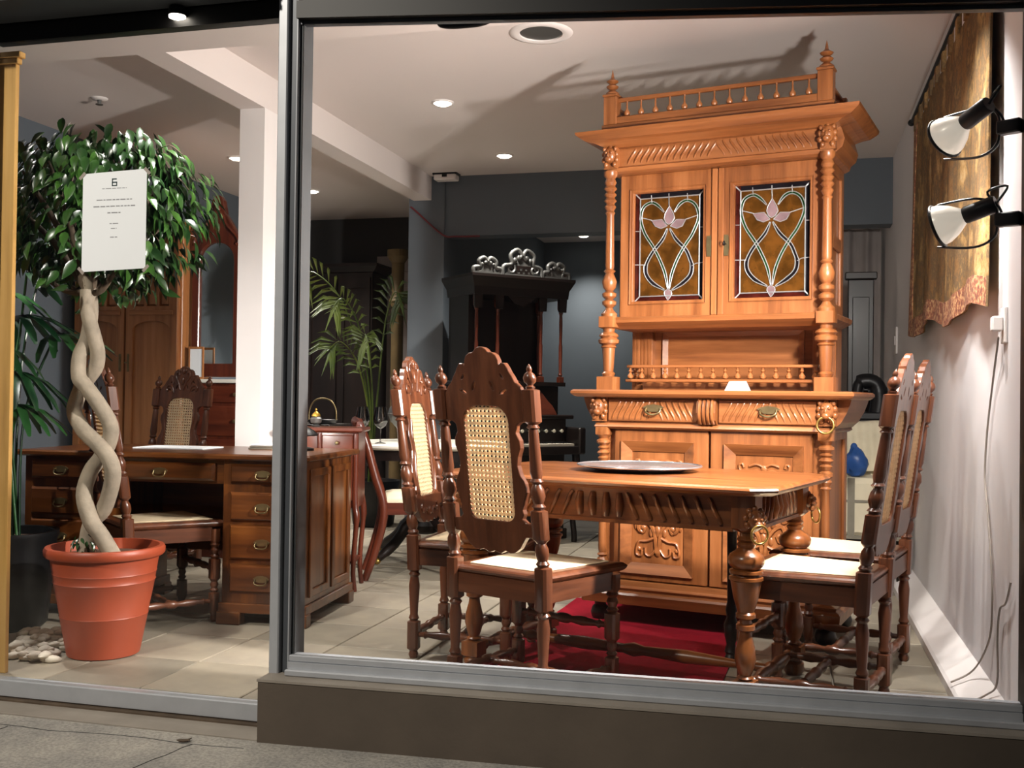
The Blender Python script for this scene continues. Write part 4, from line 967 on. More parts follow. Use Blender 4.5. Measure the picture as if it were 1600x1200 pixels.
def leaf_geo(L, w_, droop=.25, fold=.3):
    g = G(); rows = [(0, .08), (.18, .75), (.4, 1.0), (.62, .8), (.82, .38), (1.0, .0)]; vs = []
    for t_, ww in rows:
        y = L * t_; z = -droop * L * t_ * t_; e = ww * w_ / 2
        vs += [(-e, y, z + fold * e), (0, y, z), (e, y, z + fold * e)]
    fs = []
    for i in range(len(rows) - 1):
        for c in (0, 1): fs.append((i * 3 + c, i * 3 + c + 1, i * 3 + 4 + c, i * 3 + 3 + c))
    return g.add(vs, fs)
lm = [mesh('leaf', leaf_geo(L, w_, d_), MT['ficus_leaf'], 80) for L, w_, d_ in ((.075, .034, .3), (.066, .03, .5), (.083, .036, .2))]
leafpos = []
while len(leafpos) < 1900:
    a = rnd.uniform(0, 2 * PI); u = rnd.uniform(-1, 1); rr = rnd.uniform(.45, 1.0) ** .5
    d = Vector((math.cos(a) * math.sqrt(1 - u * u), math.sin(a) * math.sqrt(1 - u * u), u))
    lump = 1 + .12 * math.sin(3 * a + 1) + .08 * math.sin(5 * a + 4 * u)
    p = CC + Vector((d.x * CR.x, d.y * CR.y, d.z * CR.z)) * rr * lump
    w_ = p + FO
    if d.z < -.35:     # skirt of hanging twigs, longer on the right
        p.z -= rnd.uniform(0, .10) * (1 if d.x > -.2 else .6)
        if abs(d.x) < .25 and rnd.random() < .6: continue
    if w_.y < 3.47 or w_.x < -3.45: continue
    leafpos.append((p, d))
def leaf_matrix(p, d):
    out = Vector((d.x, d.y, 0)) + Vector((rnd.uniform(-.6, .6), rnd.uniform(-.6, .6), 0)); out.normalize()
    fwd = (out * rnd.uniform(.25, .9) + Vector((0, 0, rnd.uniform(-1.1, -.25)))).normalized()
    up = (Vector((d.x, d.y, d.z + .5)) + Vector((rnd.uniform(-.3, .3), rnd.uniform(-.3, .3), 0)))
    x = fwd.cross(up).normalized(); z = x.cross(fwd).normalized()
    m = Matrix((x, fwd, z)).transposed().to_4x4(); m.translation = p; return m
camv = Vector((0, 0, 1.08)) - FO
leafpos.sort(key=lambda q: ((q[0] - camv).length))
rest = G()
for i, (p, d) in enumerate(leafpos):
    m = leaf_matrix(p, d)
    if i < 300:
        o = ob('leaf', lm[i % 3], None, fic); o.matrix_local = m @ Matrix.Scale(rnd.uniform(.85, 1.2), 4)
    else:
        g = leaf_geo(.075 * rnd.uniform(.8, 1.2), .034, .3); rest.add([m @ Vector(v) for v in g.v], g.f)
fo = ob('foliage', rest, MT['ficus_leaf'], fic, smooth=80); fo['kind'] = 'stuff'
tw = G()
for k in range(60):
    p, d = leafpos[rnd.randrange(len(leafpos))]
    b = CC * .3 + p * .7 + Vector((0, 0, .08)); tw.tube(smoothpts([b, (b + p) / 2 + Vector((0, 0, .03)), p], 3), .0025, 5)
tws = ob('twigs', tw, MT['branch'], fic); tws['kind'] = 'stuff'
g = G()
for k in range(26):
    a = rnd.uniform(0, 6.28); r_ = rnd.uniform(.02, .05); lg = leaf_geo(.03, .014, .3)
    m = leaf_matrix(Vector((-2.815 + .055 * math.cos(a) * rnd.random(), 3.74 + .03 * math.sin(a), .83 - .40 + rnd.uniform(0, .07) - .40)) - Vector((FO.x, FO.y, 0)) + Vector((0, 0, .0)), Vector((math.cos(a), math.sin(a), .4)))
    g.add([m @ Vector(v) for v in lg.v], lg.f)
o = ob('sprout', g, MT['ficus_leaf'], fic); o['kind'] = 'stuff'; o.location = (.03, -.03, 0)

# ------------------------------------------------------------------ fan palm in a dark planter
pp = thing('planter', 'dark round planter in shade behind the pebbles', 'planter', (-3.47, 4.1, 0))
ob('body', G().turned([(0, .15), (.02, .17), (.3, .2), (.40, .205), (.42, .215), (.44, .215), (.44, .19), (.40, .18), (.40, 0)], seg=28), MT['black_metal'], pp, smooth=40)
ob('soil', G().turned([(.40, .178), (.41, .1), (.412, 0)], seg=20), MT['soil'], pp)
fp = thing('fan_palm', 'dark green fan palm with split leaves at the left edge', 'palm', (-3.47, 4.1, .40))
def fan(L, n, spread):
    g = G()
    for k in range(n):
        a = R(-spread / 2 + spread * k / (n - 1)); l = L * (1 - .25 * abs(k / (n - 1) - .5) * 2); w_ = .042
        rows = [(0, .18), (.2, .7), (.5, 1.0), (.85, .8), (1.0, .35)]; vs = []
        for t_, ww in rows:
            r_ = l * t_; z = -.55 * L * t_ ** 2; e = ww * w_ / 2
            for q in (-e, 0, e): vs.append((math.sin(a) * r_ + math.cos(a) * q, math.cos(a) * r_ - math.sin(a) * q, z + abs(q) * .35))
        fs = []
        for i in range(len(rows) - 1):
            for c in (0, 1): fs.append((i * 3 + c, i * 3 + c + 1, i * 3 + 4 + c, i * 3 + 3 + c))
        g.add(vs, fs)
    return g
FP = Vector((-3.47, 4.1, .40))
for (x, y, z, az, el, L) in ((-3.36, 3.98, 1.17, -60, -5, .30), (-3.40, 4.05, 1.42, -75, 10, .30), (-3.40, 4.1, 1.62, -60, 25, .30), (-3.32, 4.2, 1.34, -95, 15, .28), (-3.46, 4.0, 1.52, -120, 10, .28), (-3.5, 4.05, 1.28, -150, 5, .28), (-3.38, 4.2, 1.74, -80, 45, .28), (-3.45, 4.1, 1.02, -70, 0, .26)):
    p = Vector((x, y, z)) - FP
    st = smoothpts([Vector((rnd.uniform(-.06, .06), rnd.uniform(-.06, .06), .0)), Vector((p.x * .3, p.y * .3, p.z * .6)), p], 5)
    s_ = ob('stalk', G().tube(st, .006, 6), MT['palm_leaf'], fp, smooth=60)
    m = Matrix.Translation(p) @ Matrix.Rotation(R(az), 4, 'Z') @ Matrix.Rotation(R(el), 4, 'X')
    ob('leaf', fan(L, 8, 150).mapv(lambda v: m @ v), MT['palm_leaf'], s_, smooth=80)

# ------------------------------------------------------------------ paper notice on the door glass
t = thing('paper_notice', 'white printed paper notice taped to the glass door', 'notice', (-2.42, 3.370, 1.711))
ob('sheet', boxes((-.135, .135, -.0012, 0, -.182, .182)).mapv(lambda p: Vector((p.x, p.y, p.z + .035 * p.x))), MT['paper'], t)
g = G(); zc = .142
for b in ((-.011, -.007, zc - .014, zc + .014), (-.011, .009, zc + .010, zc + .014), (-.011, .011, zc - .002, zc + .002), (-.011, .011, zc - .014, zc - .010), (.0075, .011, zc - .014, zc + .0)): g.box(b[0], b[1], -.0020, -.0012, b[2], b[3])
ob('logo', g, MT['ink_dark'], t)
g = G()
def words(zl, x0, x1, h):
    x = x0; g = G()
    while x < x1:
        L = min(rnd.uniform(.008, .026), x1 - x); g.box(x, x + L, -.0018, -.0012, zl - h / 2, zl + h / 2); x += L + .004
    ob('print_line', g, MT['ink'], t)['kind'] = 'stuff'
for zl, hw, h in ((.120, .052, .0022), (.078, .075, .0036), (.054, .088, .0040), (.030, .028, .0040), (-.010, .018, .0034), (-.028, .012, .0032), (-.060, .015, .0032)): words(zl, -hw, hw, h)
for (x, z, a) in ((-.137, .17, 45), (.137, .178, -45), (-.137, -.182, -45), (.137, -.178, 45)):
    ob('tape', G().box(-.016, .016, -.0016, -.0012, -.006, .006).mapv(lambda p: Vector((x + p.x * math.cos(R(a)) - p.z * math.sin(R(a)), p.y - .001, z + p.x * math.sin(R(a)) + p.z * math.cos(R(a))))), MT['cord'], t)

# ------------------------------------------------------------------ writing desk
dk = thing('writing_desk', 'dark wood pedestal desk with brass drawer handles', 'desk', (-2.895, 4.425, 0), R(5))
def dd(name, g, ax='x', parent=dk, **k): return ob(name, g, DESK[ax], parent, **k)
dd('desk_top', frame_solid([(.768, .735, -.012, .69), (.776, .75, -.025, .70), (.79, .75, -.025, .70), (.798, .742, -.018, .695)]), 'x')
bail = mesh('handle', G().plate([(-.04, .004), (-.025, .014), (0, .018), (.025, .014), (.04, .004), (.03, -.010), (.012, -.014), (-.012, -.014), (-.03, -.010)], (), -.003, 0).tube(smoothpts([(-.028, -.006, .002), (-.030, -.014, -.014), (-.016, -.016, -.024), (.016, -.016, -.024), (.030, -.014, -.014), (.028, -.006, .002)], 3), .0036, 6), MT['aged_brass'], 60)
def drawer(x0, x1, z0, z1, hx=None):
    d = dd('drawer', frame2(x0, x1, z0, z1, -.012), 'x')
    ob('handle', bail, None, d, loc=((x0 + x1) / 2, -.013, (z0 + z1) / 2)); return d
def frame2(x0, x1, z0, z1, y):
    i = .012
    return G().hexa([(x0, 0.004, z0), (x1, 0.004, z0), (x1, .02, z0), (x0, .02, z0), (x0, .004, z1), (x1, .004, z1), (x1, .02, z1), (x0, .02, z1)]).add(
        [(x0, .004, z0), (x1, .004, z0), (x1, .004, z1), (x0, .004, z1), (x0 + i, y, z0 + i), (x1 - i, y, z0 + i), (x1 - i, y, z1 - i), (x0 + i, y, z1 - i)], [(0, 1, 5, 4), (1, 2, 6, 5), (2, 3, 7, 6), (3, 0, 4, 7), (4, 5, 6, 7)])
for s in (-1, 1):
    a, b = (.31, .72) if s > 0 else (-.72, -.31)
    dd('pedestal', boxes((a, b, .01, .66, .09, .768)), 'z', bevel=.003)
    dd('plinth', boxes((a - .012, b + .012, -.005, .675, .055, .10), (a - .018, a + .10, -.012, .05, 0, .06), (b - .10, b + .018, -.012, .05, 0, .06), (a - .018, a + .10, .6, .68, 0, .06), (b - .10, b + .018, .6, .68, 0, .06)), 'x', bevel=.004)
    for z0, z1 in ((.66, .752), (.485, .62), (.305, .468), (.15, .285)): drawer(a + .04, b - .04, z0, z1)
    # fielded panels on the outer side
    x = .72 if s > 0 else -.72
    for y0, y1 in ((.05, .32), (.35, .62)):
        g = G().plate([(y0, .13), (y1, .13), (y1, .73), (y0, .73)], [[(y0 + .035, .165), (y1 - .035, .165), (y1 - .035, .695), (y0 + .035, .695)]], x, x + s * .012, plane='yz')
        dd('side_panel', g, 'z', bevel=.003)
dd('centre_rail', boxes((-.31, .31, .02, .66, .655, .768)), 'x')
drawer(-.27, .27, .668, .752)
dd('modesty_panel', boxes((-.31, .31, .60, .62, .25, .66)), 'x')
# papers and lamp on the desk
dm = Matrix.Translation((-2.895, 4.425, 0)) @ Matrix.Rotation(R(5), 4, 'Z')
t = thing('desk_blotter', 'white paper blotter lying on the desk', 'paper', tuple(dm @ Vector((-.12, .40, .798))), R(5))
ob('sheet', boxes((-.19, .19, -.12, .12, 0, .006)), MT['paper'], t, bevel=.001)
t = thing('magazine_stack', 'small stack of magazines at the foot of the white column', 'magazines', tuple(dm @ Vector((.35, .52, .798))), R(12))
for k in range(3): ob('magazine', boxes((-.11 + .006 * k, .11 + .004 * k, -.09, .09 - .008 * k, .009 * k, .009 * k + .008)), MT['paper'] if k == 2 else MT['stripe'], t, bevel=.001)
t = thing('desk_lamp', 'small dark shaded desk lamp half hidden by the window mullion', 'lamp', tuple(dm @ Vector((.54, .42, .798))), 0)
ob('base', G().turned([(0, .06), (.012, .058), (.02, .02), (.024, .008)], seg=20), MT['black_metal'], t, smooth=40)
ob('stem', G().tube([(0, 0, .02), (0, 0, .10)], .006, 8), MT['black_metal'], t, smooth=60)
ob('shade', G().turned([(.075, .075), (.08, .078), (.10, .06), (.118, .03), (.12, .0)], seg=20), MT['black_metal'], t, smooth=40)
ob('bulb', G().ball((0, 0, .075), .02), MT['bulb'], t, smooth=80)
lp = dm @ Vector((.50, .44, .865)); lamp('desk_lamp_light', 'POINT', lp, 6, (1, .92, .84), shadow_soft_size=.02)

# ------------------------------------------------------------------ armoire
ar = thing('armoire', 'tall pale oak armoire with arched door panels behind the ficus', 'armoire', (-4.352, 6.2, 0)); ar.scale = (.9, 1, 1)
def aa(name, g, ax='z', parent=ar, **k): return ob(name, g, ARM[ax], parent, **k)
aa('body', boxes((-.46, .46, .03, .42, .12, 2.15)), 'z', bevel=.004)
aa('base', boxes((-.40, .465, .0, .43, 0, .14)), 'x', bevel=.01)
aa('cornice', frame_solid([(2.14, .41, .01, .43), (2.17, .41, -.015, .43), (2.2, .41, -.04, .43), (2.235, .41, -.05, .43)]), 'x')
for s in (-1, 1):
    x0, x1 = (.008, .44) if s > 0 else (-.44, -.008); p0, p1 = x0 + .06, x1 - .06; cx = (p0 + p1) / 2
    arch = [(p0, .22), (p1, .22), (p1, 1.50)] + [(cx + (p1 - cx) * math.cos(R(a)), 1.50 + .06 * math.sin(R(a))) for a in range(15, 180, 15)] + [(p0, 1.50)]
    up = [[(p0 + (p1 - p0) * k / 3 + .012, 1.66), (p0 + (p1 - p0) * (k + 1) / 3 - .012, 1.66), (p0 + (p1 - p0) * (k + 1) / 3 - .012, 2.06), (p0 + (p1 - p0) * k / 3 + .012, 2.06)] for k in range(3)]
    d = aa('door', G().plate([(x0, .16), (x1, .16), (x1, 2.12), (x0, 2.12)], [arch] + up, -.005, .03), 'z', bevel=.003)
    aa('panel', boxes((p0 - .01, p1 + .01, .014, .029, .21, 1.58)), 'z', d)
    for k in range(3): aa('panel', boxes((p0 + (p1 - p0) * k / 3 + .02, p0 + (p1 - p0) * (k + 1) / 3 - .02, .010, .029, 1.67, 2.05)), 'z', d, bevel=.004)
    aa('rail_moulding', boxes((x0 + .03, x1 - .03, -.016, -.005, 1.60, 1.63)), 'x', d, bevel=.004)
    pt = ob('lock_plate', boxes((s * .035 - .010, s * .035 + .010, -.010, -.005, 1.22, 1.34)), MT['aged_brass'], d, bevel=.002)
    if s > 0: ob('key', G().tube([(.035, -.01, 1.28), (.035, -.04, 1.28)], .004, 6).box(.03, .06, -.045, -.038, 1.275, 1.285), MT['aged_brass'], pt)

# ------------------------------------------------------------------ mirrored dressing chest
mc = thing('mirror_chest', 'reddish dressing chest with marble top and tall arched mirror', 'dressing chest', (-3.725, 6.24, 0))
def mm(name, g, ax='z', parent=mc, **k): return ob(name, g, MAHOG[ax], parent, **k)
mm('body', boxes((-.17, .37, .0, .42, .10, 1.15)), 'z', bevel=.004)
mm('plinth', boxes((-.175, .38, -.015, .43, 0, .11)), 'x', bevel=.006)
ob('marble_top', boxes((-.175, .40, -.03, .43, 1.15, 1.175)), MT['marble'], mc, bevel=.004)
for k, (z0, z1) in enumerate(((.15, .46), (.48, .78), (.80, 1.0), (1.02, 1.13))):
    d = mm('drawer', boxes((-.10, .33, -.014, .005, z0, z1)), 'x', bevel=.006)
    ob('knob', G().turned([(0, .006), (.012, .006), (.02, .014), (.028, .010), (.03, 0)], axis=((.2, -.014, (z0 + z1) / 2), (0, -1, 0)), seg=12), MT['aged_brass'], d, smooth=40)
ow = [(-.21, 1.19), (.21, 1.19), (.21, 2.12), (.225, 2.14), (.215, 2.22), (.16, 2.26), (.12, 2.33), (.07, 2.40), (.05, 2.50), (.02, 2.54), (-.02, 2.54), (-.05, 2.50), (-.07, 2.40), (-.12, 2.33), (-.16, 2.26), (-.215, 2.22), (-.225, 2.14), (-.21, 2.12)]
iw = [(-.145, 1.29), (.145, 1.29), (.145, 2.05)] + [(.145 * math.cos(R(a)), 2.06 + .13 * math.sin(R(a))) for a in range(15, 180, 15)] + [(-.145, 2.05)]
fr_ = mm('mirror_frame', G().plate([(x * .87, 1.19 + (z - 1.19) * .9) for x, z in ow], [[(x * .87, 1.19 + (z - 1.19) * .9) for x, z in iw]], .05, .10), 'z', bevel=.006)
ob('mirror_glass', boxes((-.13, .13, .07, .075, 1.28, 2.10)), MT['mirror'], fr_)
g = G()
for m in (-1, 1):
    g.tube(smoothpts([(m * .02, .048, 2.42), (m * .06, .046, 2.37), (m * .09, .046, 2.31), (m * .13, .046, 2.27), (m * .17, .046, 2.23), (m * .19, .046, 2.19), (m * .17, .046, 2.17)], 4), .014, 6)
g.ball((0, .048, 2.44), .03, .02, .05); mm('carving', g.mapv(lambda p: Vector((p.x * .87, p.y, 1.19 + (p.z - 1.19) * .9))), 'z', fr_, smooth=60)
t = thing('reflected_card', 'small framed white card standing in for a reflection in the arched mirror', 'card', (-3.835, 6.245, 1.175))  # solid card in place of a framed paper reflected in the mirror
ob('card', boxes((-.045, .045, -.004, .0, .015, .20)), MT['paper'], t); ob('frame', G().plate([(-.055, 0), (.055, 0), (.055, .215), (-.055, .215)], [[(-.045, .015), (.045, .015), (.045, .2), (-.045, .2)]], -.008, .004), ARM['z'], t)
# ------------------------------------------------------------------ bedside cabinet, chair and round table in the middle
bc = thing('bedside_cabinet', 'mahogany bedside cabinet on tall slender legs beside the desk', 'cabinet', (-2.31, 5.41, 0), R(15))
def bb(name, g, ax='z', parent=bc, **k): return ob(name, g, MAHOG[ax], parent, **k)
bb('body', boxes((-.40, .0, .0, .28, .46, .875)), 'z', bevel=.003)
bb('top', frame_solid([(.875, .215, -.02, .30), (.885, .225, -.03, .31), (.90, .22, -.025, .305)]).mapv(lambda p: p + Vector((-.20, 0, 0))), 'x')
d = bb('drawer', boxes((-.20, -.03, -.012, .004, .775, .86)), 'x', bevel=.004)
ob('knob', G().turned([(0, .005), (.01, .005), (.016, .011), (.024, .008), (.025, 0)], axis=((-.115, -.012, .818), (0, -1, 0)), seg=12), MT['aged_brass'], d, smooth=40)
d = bb('door', G().plate([(-.20, .50), (-.03, .50), (-.03, .765), (-.20, .765)], [[(-.175, .53), (-.055, .53), (-.055, .735), (-.175, .735)]], -.010, .004), 'z', bevel=.003)
bb('panel', boxes((-.17, -.06, -.004, .004, .535, .73)), 'z', d, bevel=.006)
for x in (-.385, -.215, -.015):
    for y in (.005, .268):
        if x == -.215 and y > .1: continue
        s = 1 if x > -.1 else -1; q = -1 if y < .1 else 1
        bb('leg', G().tube(smoothpts([(x, y, .87 if q < 0 else .5), (x, y, .5), (x + s * .010, y + q * .008, .40), (x - s * .002, y, .22), (x - s * .006, y, .10), (x + s * .004, y + q * .004, .0)], 4), [.016] * 4 + [.019] * 5 + [.014] * 12, 8), 'z', smooth=60)
bb('shelf', boxes((-.385, -.015, .02, .26, .15, .165)), 'x', bevel=.003)
t = thing('gilt_trinket', 'small gilt trinket burner on the bedside cabinet top', 'trinket', (-2.60, 5.48, .90))
ob('body', G().turned([(0, .02), (.006, .024), (.014, .012), (.024, .030), (.045, .034), (.056, .026), (.06, .012)], seg=16), MT['pewter'], t, smooth=40)
ob('lid', G().turned([(.06, .026), (.072, .022), (.084, .010), (.09, .004), (.098, .007), (.106, .0)], seg=16), MT['gold'], t, smooth=40)
def sabre_chair():
    t = thing('mahogany_chair', 'mahogany side chair with cream seat and curved sabre legs', 'chair', (-2.39, 5.97, 0), R(-67))
    P = MAHOG['z']
    for s in (-1, 1):
        x = s * .20
        q = smoothpts([(x, -.10, 0), (x, -.045, .16), (x, .0, .34), (x, .0, .46), (x, -.05, .62), (x, -.10, .80), (x, -.15, .93)], 4)
        ob('back_post', G().tube(q, [.017 + .006 * math.sin(PI * i / (len(q) - 1)) for i in range(len(q))], 8, flat=1.2), P, t, smooth=60)
        q = smoothpts([(s * .22, .50, 0), (s * .22, .455, .15), (s * .22, .43, .32), (s * .22, .42, .42)], 4)
        ob('leg', G().tube(q, [.015 + .008 * i / (len(q) - 1) for i in range(len(q))], 8), P, t, smooth=60)
        ob('seat_rail', G().bar((s * .20, .0, .42), (s * .22, .42, .42), .028, .07), MAHOG['y'], t)
    ob('seat_rail', boxes((-.22, .22, .41, .44, .385, .455)), MAHOG['x'], t); ob('seat_rail', boxes((-.2, .2, -.012, .014, .385, .455)), MAHOG['x'], t)
    g = G(); lv = [(.45, .0), (.472, -.004), (.492, .012), (.503, .05), (.507, .10)]; vs = []; fs = []
    for z, i in lv: vs += [(-.20 + i, .015 + i, z), (.20 - i, .015 + i, z), (.225 - i, .43 - i, z), (-.225 + i, .43 - i, z)]
    for k in range(len(lv) - 1):
        for c in range(4): fs.append((k * 4 + c, k * 4 + (c + 1) % 4, (k + 1) * 4 + (c + 1) % 4, (k + 1) * 4 + c))
    fs += [(3, 2, 1, 0), tuple((len(lv) - 1) * 4 + c for c in range(4))]
    tag(ob('seat_pad', g.add(vs, fs), MT['cream_fabric'], t, smooth=50), 'cream upholstered seat pad')
    ob('top_rail', G().tube(smoothpts([(-.215, -.14, .90), (-.1, -.165, .915), (0, -.172, .92), (.1, -.165, .915), (.215, -.14, .90)], 4), .022, 8, flat=1.6), MAHOG['x'], t, smooth=60)
    ob('splat_rail', G().tube(smoothpts([(-.2, -.055, .66), (0, -.085, .67), (.2, -.055, .66)], 5), .013, 8), MAHOG['x'], t, smooth=60)
sabre_chair()
rt = thing('round_table', 'round white-topped pedestal table behind the mahogany chair', 'table', (-2.38, 6.72, 0))
ob('top', G().turned([(.735, .50), (.742, .545), (.752, .555), (.765, .555), (.772, .545), (.773, 0)], seg=48), MT['marble'], rt, smooth=40)
ob('apron', G().turned([(.665, .40), (.67, .50), (.735, .50)], seg=40), BLACKW['x'], rt, smooth=40)
ob('pedestal', G().turned([(.16, .06), (.18, .10), (.22, .12), (.27, .09), (.33, .06), (.40, .075), (.48, .11), (.55, .09), (.60, .065), (.67, .12)], seg=28), BLACKW['z'], rt, smooth=40)
for k in range(4):
    a = R(45 + 90 * k + 20); c_, s_ = math.cos(a), math.sin(a)
    L = ob('claw_leg', G().tube(smoothpts([(c_ * .05, s_ * .05, .25), (c_ * .16, s_ * .16, .22), (c_ * .28, s_ * .28, .12), (c_ * .38, s_ * .38, .06), (c_ * .43, s_ * .43, .035)], 4), [.045] * 6 + [.035] * 6 + [.028] * 5, 8), BLACKW['z'], rt, smooth=60)
    ob('caster', G().ball((c_ * .43, s_ * .43, .022), .024, .024, .022), MT['brass'], L, smooth=60)
gm = mat_glass('drinking_glass', (.86, .88, .88), 2.2)
for k, (x, y) in enumerate(((-2.69, 6.36), (-2.565, 6.36))):
    t = thing('wine_glass', ('clear wine glass on the white round table, the left of two', 'clear wine glass on the white round table, the right of two')[k], 'wine glass', (x, y, .773), group='wine glasses')
    ob('foot', G().turned([(0, .036), (.003, .036), (.008, .008), (.012, .004)], seg=20), gm, t, smooth=40)
    ob('stem', G().turned([(.01, .0045), (.05, .0038), (.09, .0045), (.10, .010)], seg=10), gm, t, smooth=40)
    ob('bowl', G().turned([(.095, .004), (.10, .016), (.118, .036), (.145, .047), (.175, .046), (.21, .038), (.235, .034), (.234, .032), (.205, .036), (.172, .044), (.146, .045), (.12, .034), (.106, .014), (.104, .0)], seg=24), gm, t, smooth=60)
t = thing('side_plate', 'white plate on the round table by the wine glasses', 'plate', (-2.34, 6.50, .773))
ob('dish', G().turned([(0, .06), (.006, .07), (.018, .12), (.022, .13), (.020, .13), (.008, .075), (.006, 0)], seg=32), MT['porcelain'], t, smooth=40)
ob('foot_ring', G().ring((0, 0, .002), (0, 0, 1), .06, .003, 28, 6), MT['porcelain'], t)
t = thing('tureen', 'domed pewter tureen with finial behind the wine glasses', 'tureen', (-2.56, 6.85, .773))
ob('bowl', G().turned([(0, .06), (.01, .07), (.03, .03), (.06, .03), (.08, .07), (.13, .12), (.17, .135), (.185, .142), (.19, .135)], seg=28), MT['pewter'], t, smooth=40)
ob('lid', G().turned([(.19, .138), (.22, .13), (.25, .11), (.275, .075), (.29, .035), (.30, .02), (.31, .012)], seg=28), MT['pewter'], t, smooth=60)
ob('finial', G().turned([(.305, .014), (.315, .024), (.325, .012), (.335, .022), (.35, .026), (.365, .014), (.385, .008), (.40, .014), (.415, .0)], seg=14), MT['silver'], t, smooth=40)
st = thing('dark_stand', 'dark square stand behind the bedside cabinet', 'stand', (-3.14, 6.62, 0))
ob('top', boxes((-.18, .18, -.18, .18, .86, .885)), BLACKW['x'], st, bevel=.004)
for x in (-.15, .15):
    for y in (-.15, .15): ob('leg', G().tube([(x, y, 0), (x, y, .86)], [.014, .02], 8), BLACKW['z'], st, smooth=60)
t = thing('handled_basket', 'dark shallow basket with arched handle on the dark stand', 'basket', (-3.06, 6.55, .885))
ob('body', G().turned([(0, .08), (.004, .09), (.025, .10), (.03, .103), (.026, .096), (.008, .08), (.006, 0)], seg=24), MT['black_metal'], t, smooth=40)
ob('handle', G().tube(smoothpts([(-.10, 0, .028), (-.095, 0, .10), (-.06, 0, .155), (0, 0, .172), (.06, 0, .155), (.095, 0, .10), (.10, 0, .028)], 4), .006, 8), MT['aged_brass'], t, smooth=60)
# feathery palm
pb = thing('palm_basket', 'dark pot of the feathery palm behind the tureen', 'pot', (-3.36, 8.2, 0))
ob('body', G().turned([(0, .15), (.02, .17), (.32, .21), (.36, .22), (.38, .22), (.38, .2), (.34, .19), (.34, 0)], seg=28), MT['black_metal'], pb, smooth=40)
ob('soil', G().turned([(.34, .188), (.35, .1), (.352, 0)], seg=20), MT['soil'], pb)
fpl = thing('feather_palm', 'yellow-green feathery palm in front of the pale back door', 'palm', (-3.36, 8.2, .34))
for (x, z, yy, b) in ((-.52, 1.80, -.1, .15), (-.16, 1.55, -.3, .12), (.20, 1.62, -.1, .12), (.05, 1.25, -.35, .1), (-.22, 1.2, -.2, .15)):
    rach = smoothpts([(rnd.uniform(-.05, .05), rnd.uniform(-.04, .04), 0), (x * .12, yy * .15, z * .42), (x * .5, yy * .5, z * .82), (x, yy, z * .98), (x + b * (1 if x > 0 else -1) * .6, yy * 1.2, z * .93)], 6)
    f = ob('frond', G().tube(rach, [.011 - .008 * i / (len(rach) - 1) for i in range(len(rach))], 6), MT['areca_leaf'], fpl, smooth=60)
    g = G(); n = len(rach)
    for i in range(int(n * .45), n - 1, 1):
        p = rach[i]; tdir = (rach[i + 1] - rach[i - 1]).normalized(); L = .20 * math.sin(PI * (i - n * .36) / (n * .72)) + .05
        for s in (-1, 1):
            side = tdir.cross(Vector((0, 1, .2))).normalized() * s
            d = (side * .75 + tdir * .6 + Vector((0, -.15, -.1))).normalized(); wv = d.cross(Vector((0, 1, 0))).normalized() * .015
            e = p + d * L + Vector((0, 0, -.35 * L)); m = p + d * L * .55
            g.add([p, m - wv, e, m + wv, m + Vector((0, .006, 0))], [(0, 1, 4), (0, 4, 3), (1, 2, 4), (4, 2, 3)])
    ob('leaflets', g, MT['areca_leaf'], f)['kind'] = 'stuff'
# dark back corner furniture
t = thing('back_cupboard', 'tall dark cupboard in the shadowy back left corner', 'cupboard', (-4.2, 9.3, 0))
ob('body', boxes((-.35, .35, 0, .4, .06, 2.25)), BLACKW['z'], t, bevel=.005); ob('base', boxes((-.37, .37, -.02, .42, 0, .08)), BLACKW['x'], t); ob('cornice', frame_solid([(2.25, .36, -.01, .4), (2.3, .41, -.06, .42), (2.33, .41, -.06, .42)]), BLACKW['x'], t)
for s in (-1, 1): ob('door', G().plate([(s * .01, .1), (s * .33, .1), (s * .33, 2.2), (s * .01, 2.2)], [[(s * .07, .2), (s * .27, .2), (s * .27, 2.1), (s * .07, 2.1)]], -.02, 0), BLACKW['z'], t)
t = thing('gilt_post', 'slim turned post standing in for a yellowish reflection near the feathery palm', 'post', (-3.52, 9.1, 0))  # post built where only a yellowish reflection stands
ob('shaft', G().turned([(0.05, .09), (.08, .06), (1.9, .055), (1.95, .08), (2.0, .055), (2.3, .06)], seg=20), MT['reflection_yellow'], t, smooth=40)
ob('base', G().turned([(0, .12), (.05, .12), (.06, .09)], seg=20), MT['reflection_yellow'], t); ob('capital', G().turned([(2.3, .06), (2.36, .10), (2.42, .10)], seg=20), MT['reflection_yellow'], t)

# ------------------------------------------------------------------ carved reed organ
og = thing('reed_organ', 'very dark carved reed organ with columned canopy and pierced crest', 'organ', (-1.98, 7.70, 0), R(45))
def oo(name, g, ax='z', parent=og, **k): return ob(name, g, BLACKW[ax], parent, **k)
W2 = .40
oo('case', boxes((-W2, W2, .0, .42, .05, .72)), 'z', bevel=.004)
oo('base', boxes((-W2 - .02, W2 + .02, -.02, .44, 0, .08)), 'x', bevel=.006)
kb = oo('key_bed', boxes((-W2 - .01, W2 + .01, -.24, .02, .66, .72)), 'x', bevel=.004)
for s in (-1, 1):
    oo('cheek', boxes((s * W2 - .03, s * W2 + .03, -.25, .02, .66, .86)), 'z', bevel=.01)
    oo('bracket_leg', G().tube(smoothpts([(s * .37, -.2, .66), (s * .37, -.22, .45), (s * .37, -.17, .2), (s * .37, -.19, .06), (s * .37, -.19, 0)], 4), [.03] * 6 + [.022] * 11, 8), 'z', smooth=60)
ob('keys', boxes((-.35, .35, -.21, -.07, .72, .738)), MT['key_white'], kb, bevel=.001)
g = G()
for k in range(28):
    if k % 7 not in (2, 6): g.box(-.34 + .0243 * (k + .72), -.34 + .0243 * (k + 1.28), -.15, -.07, .738, .748)
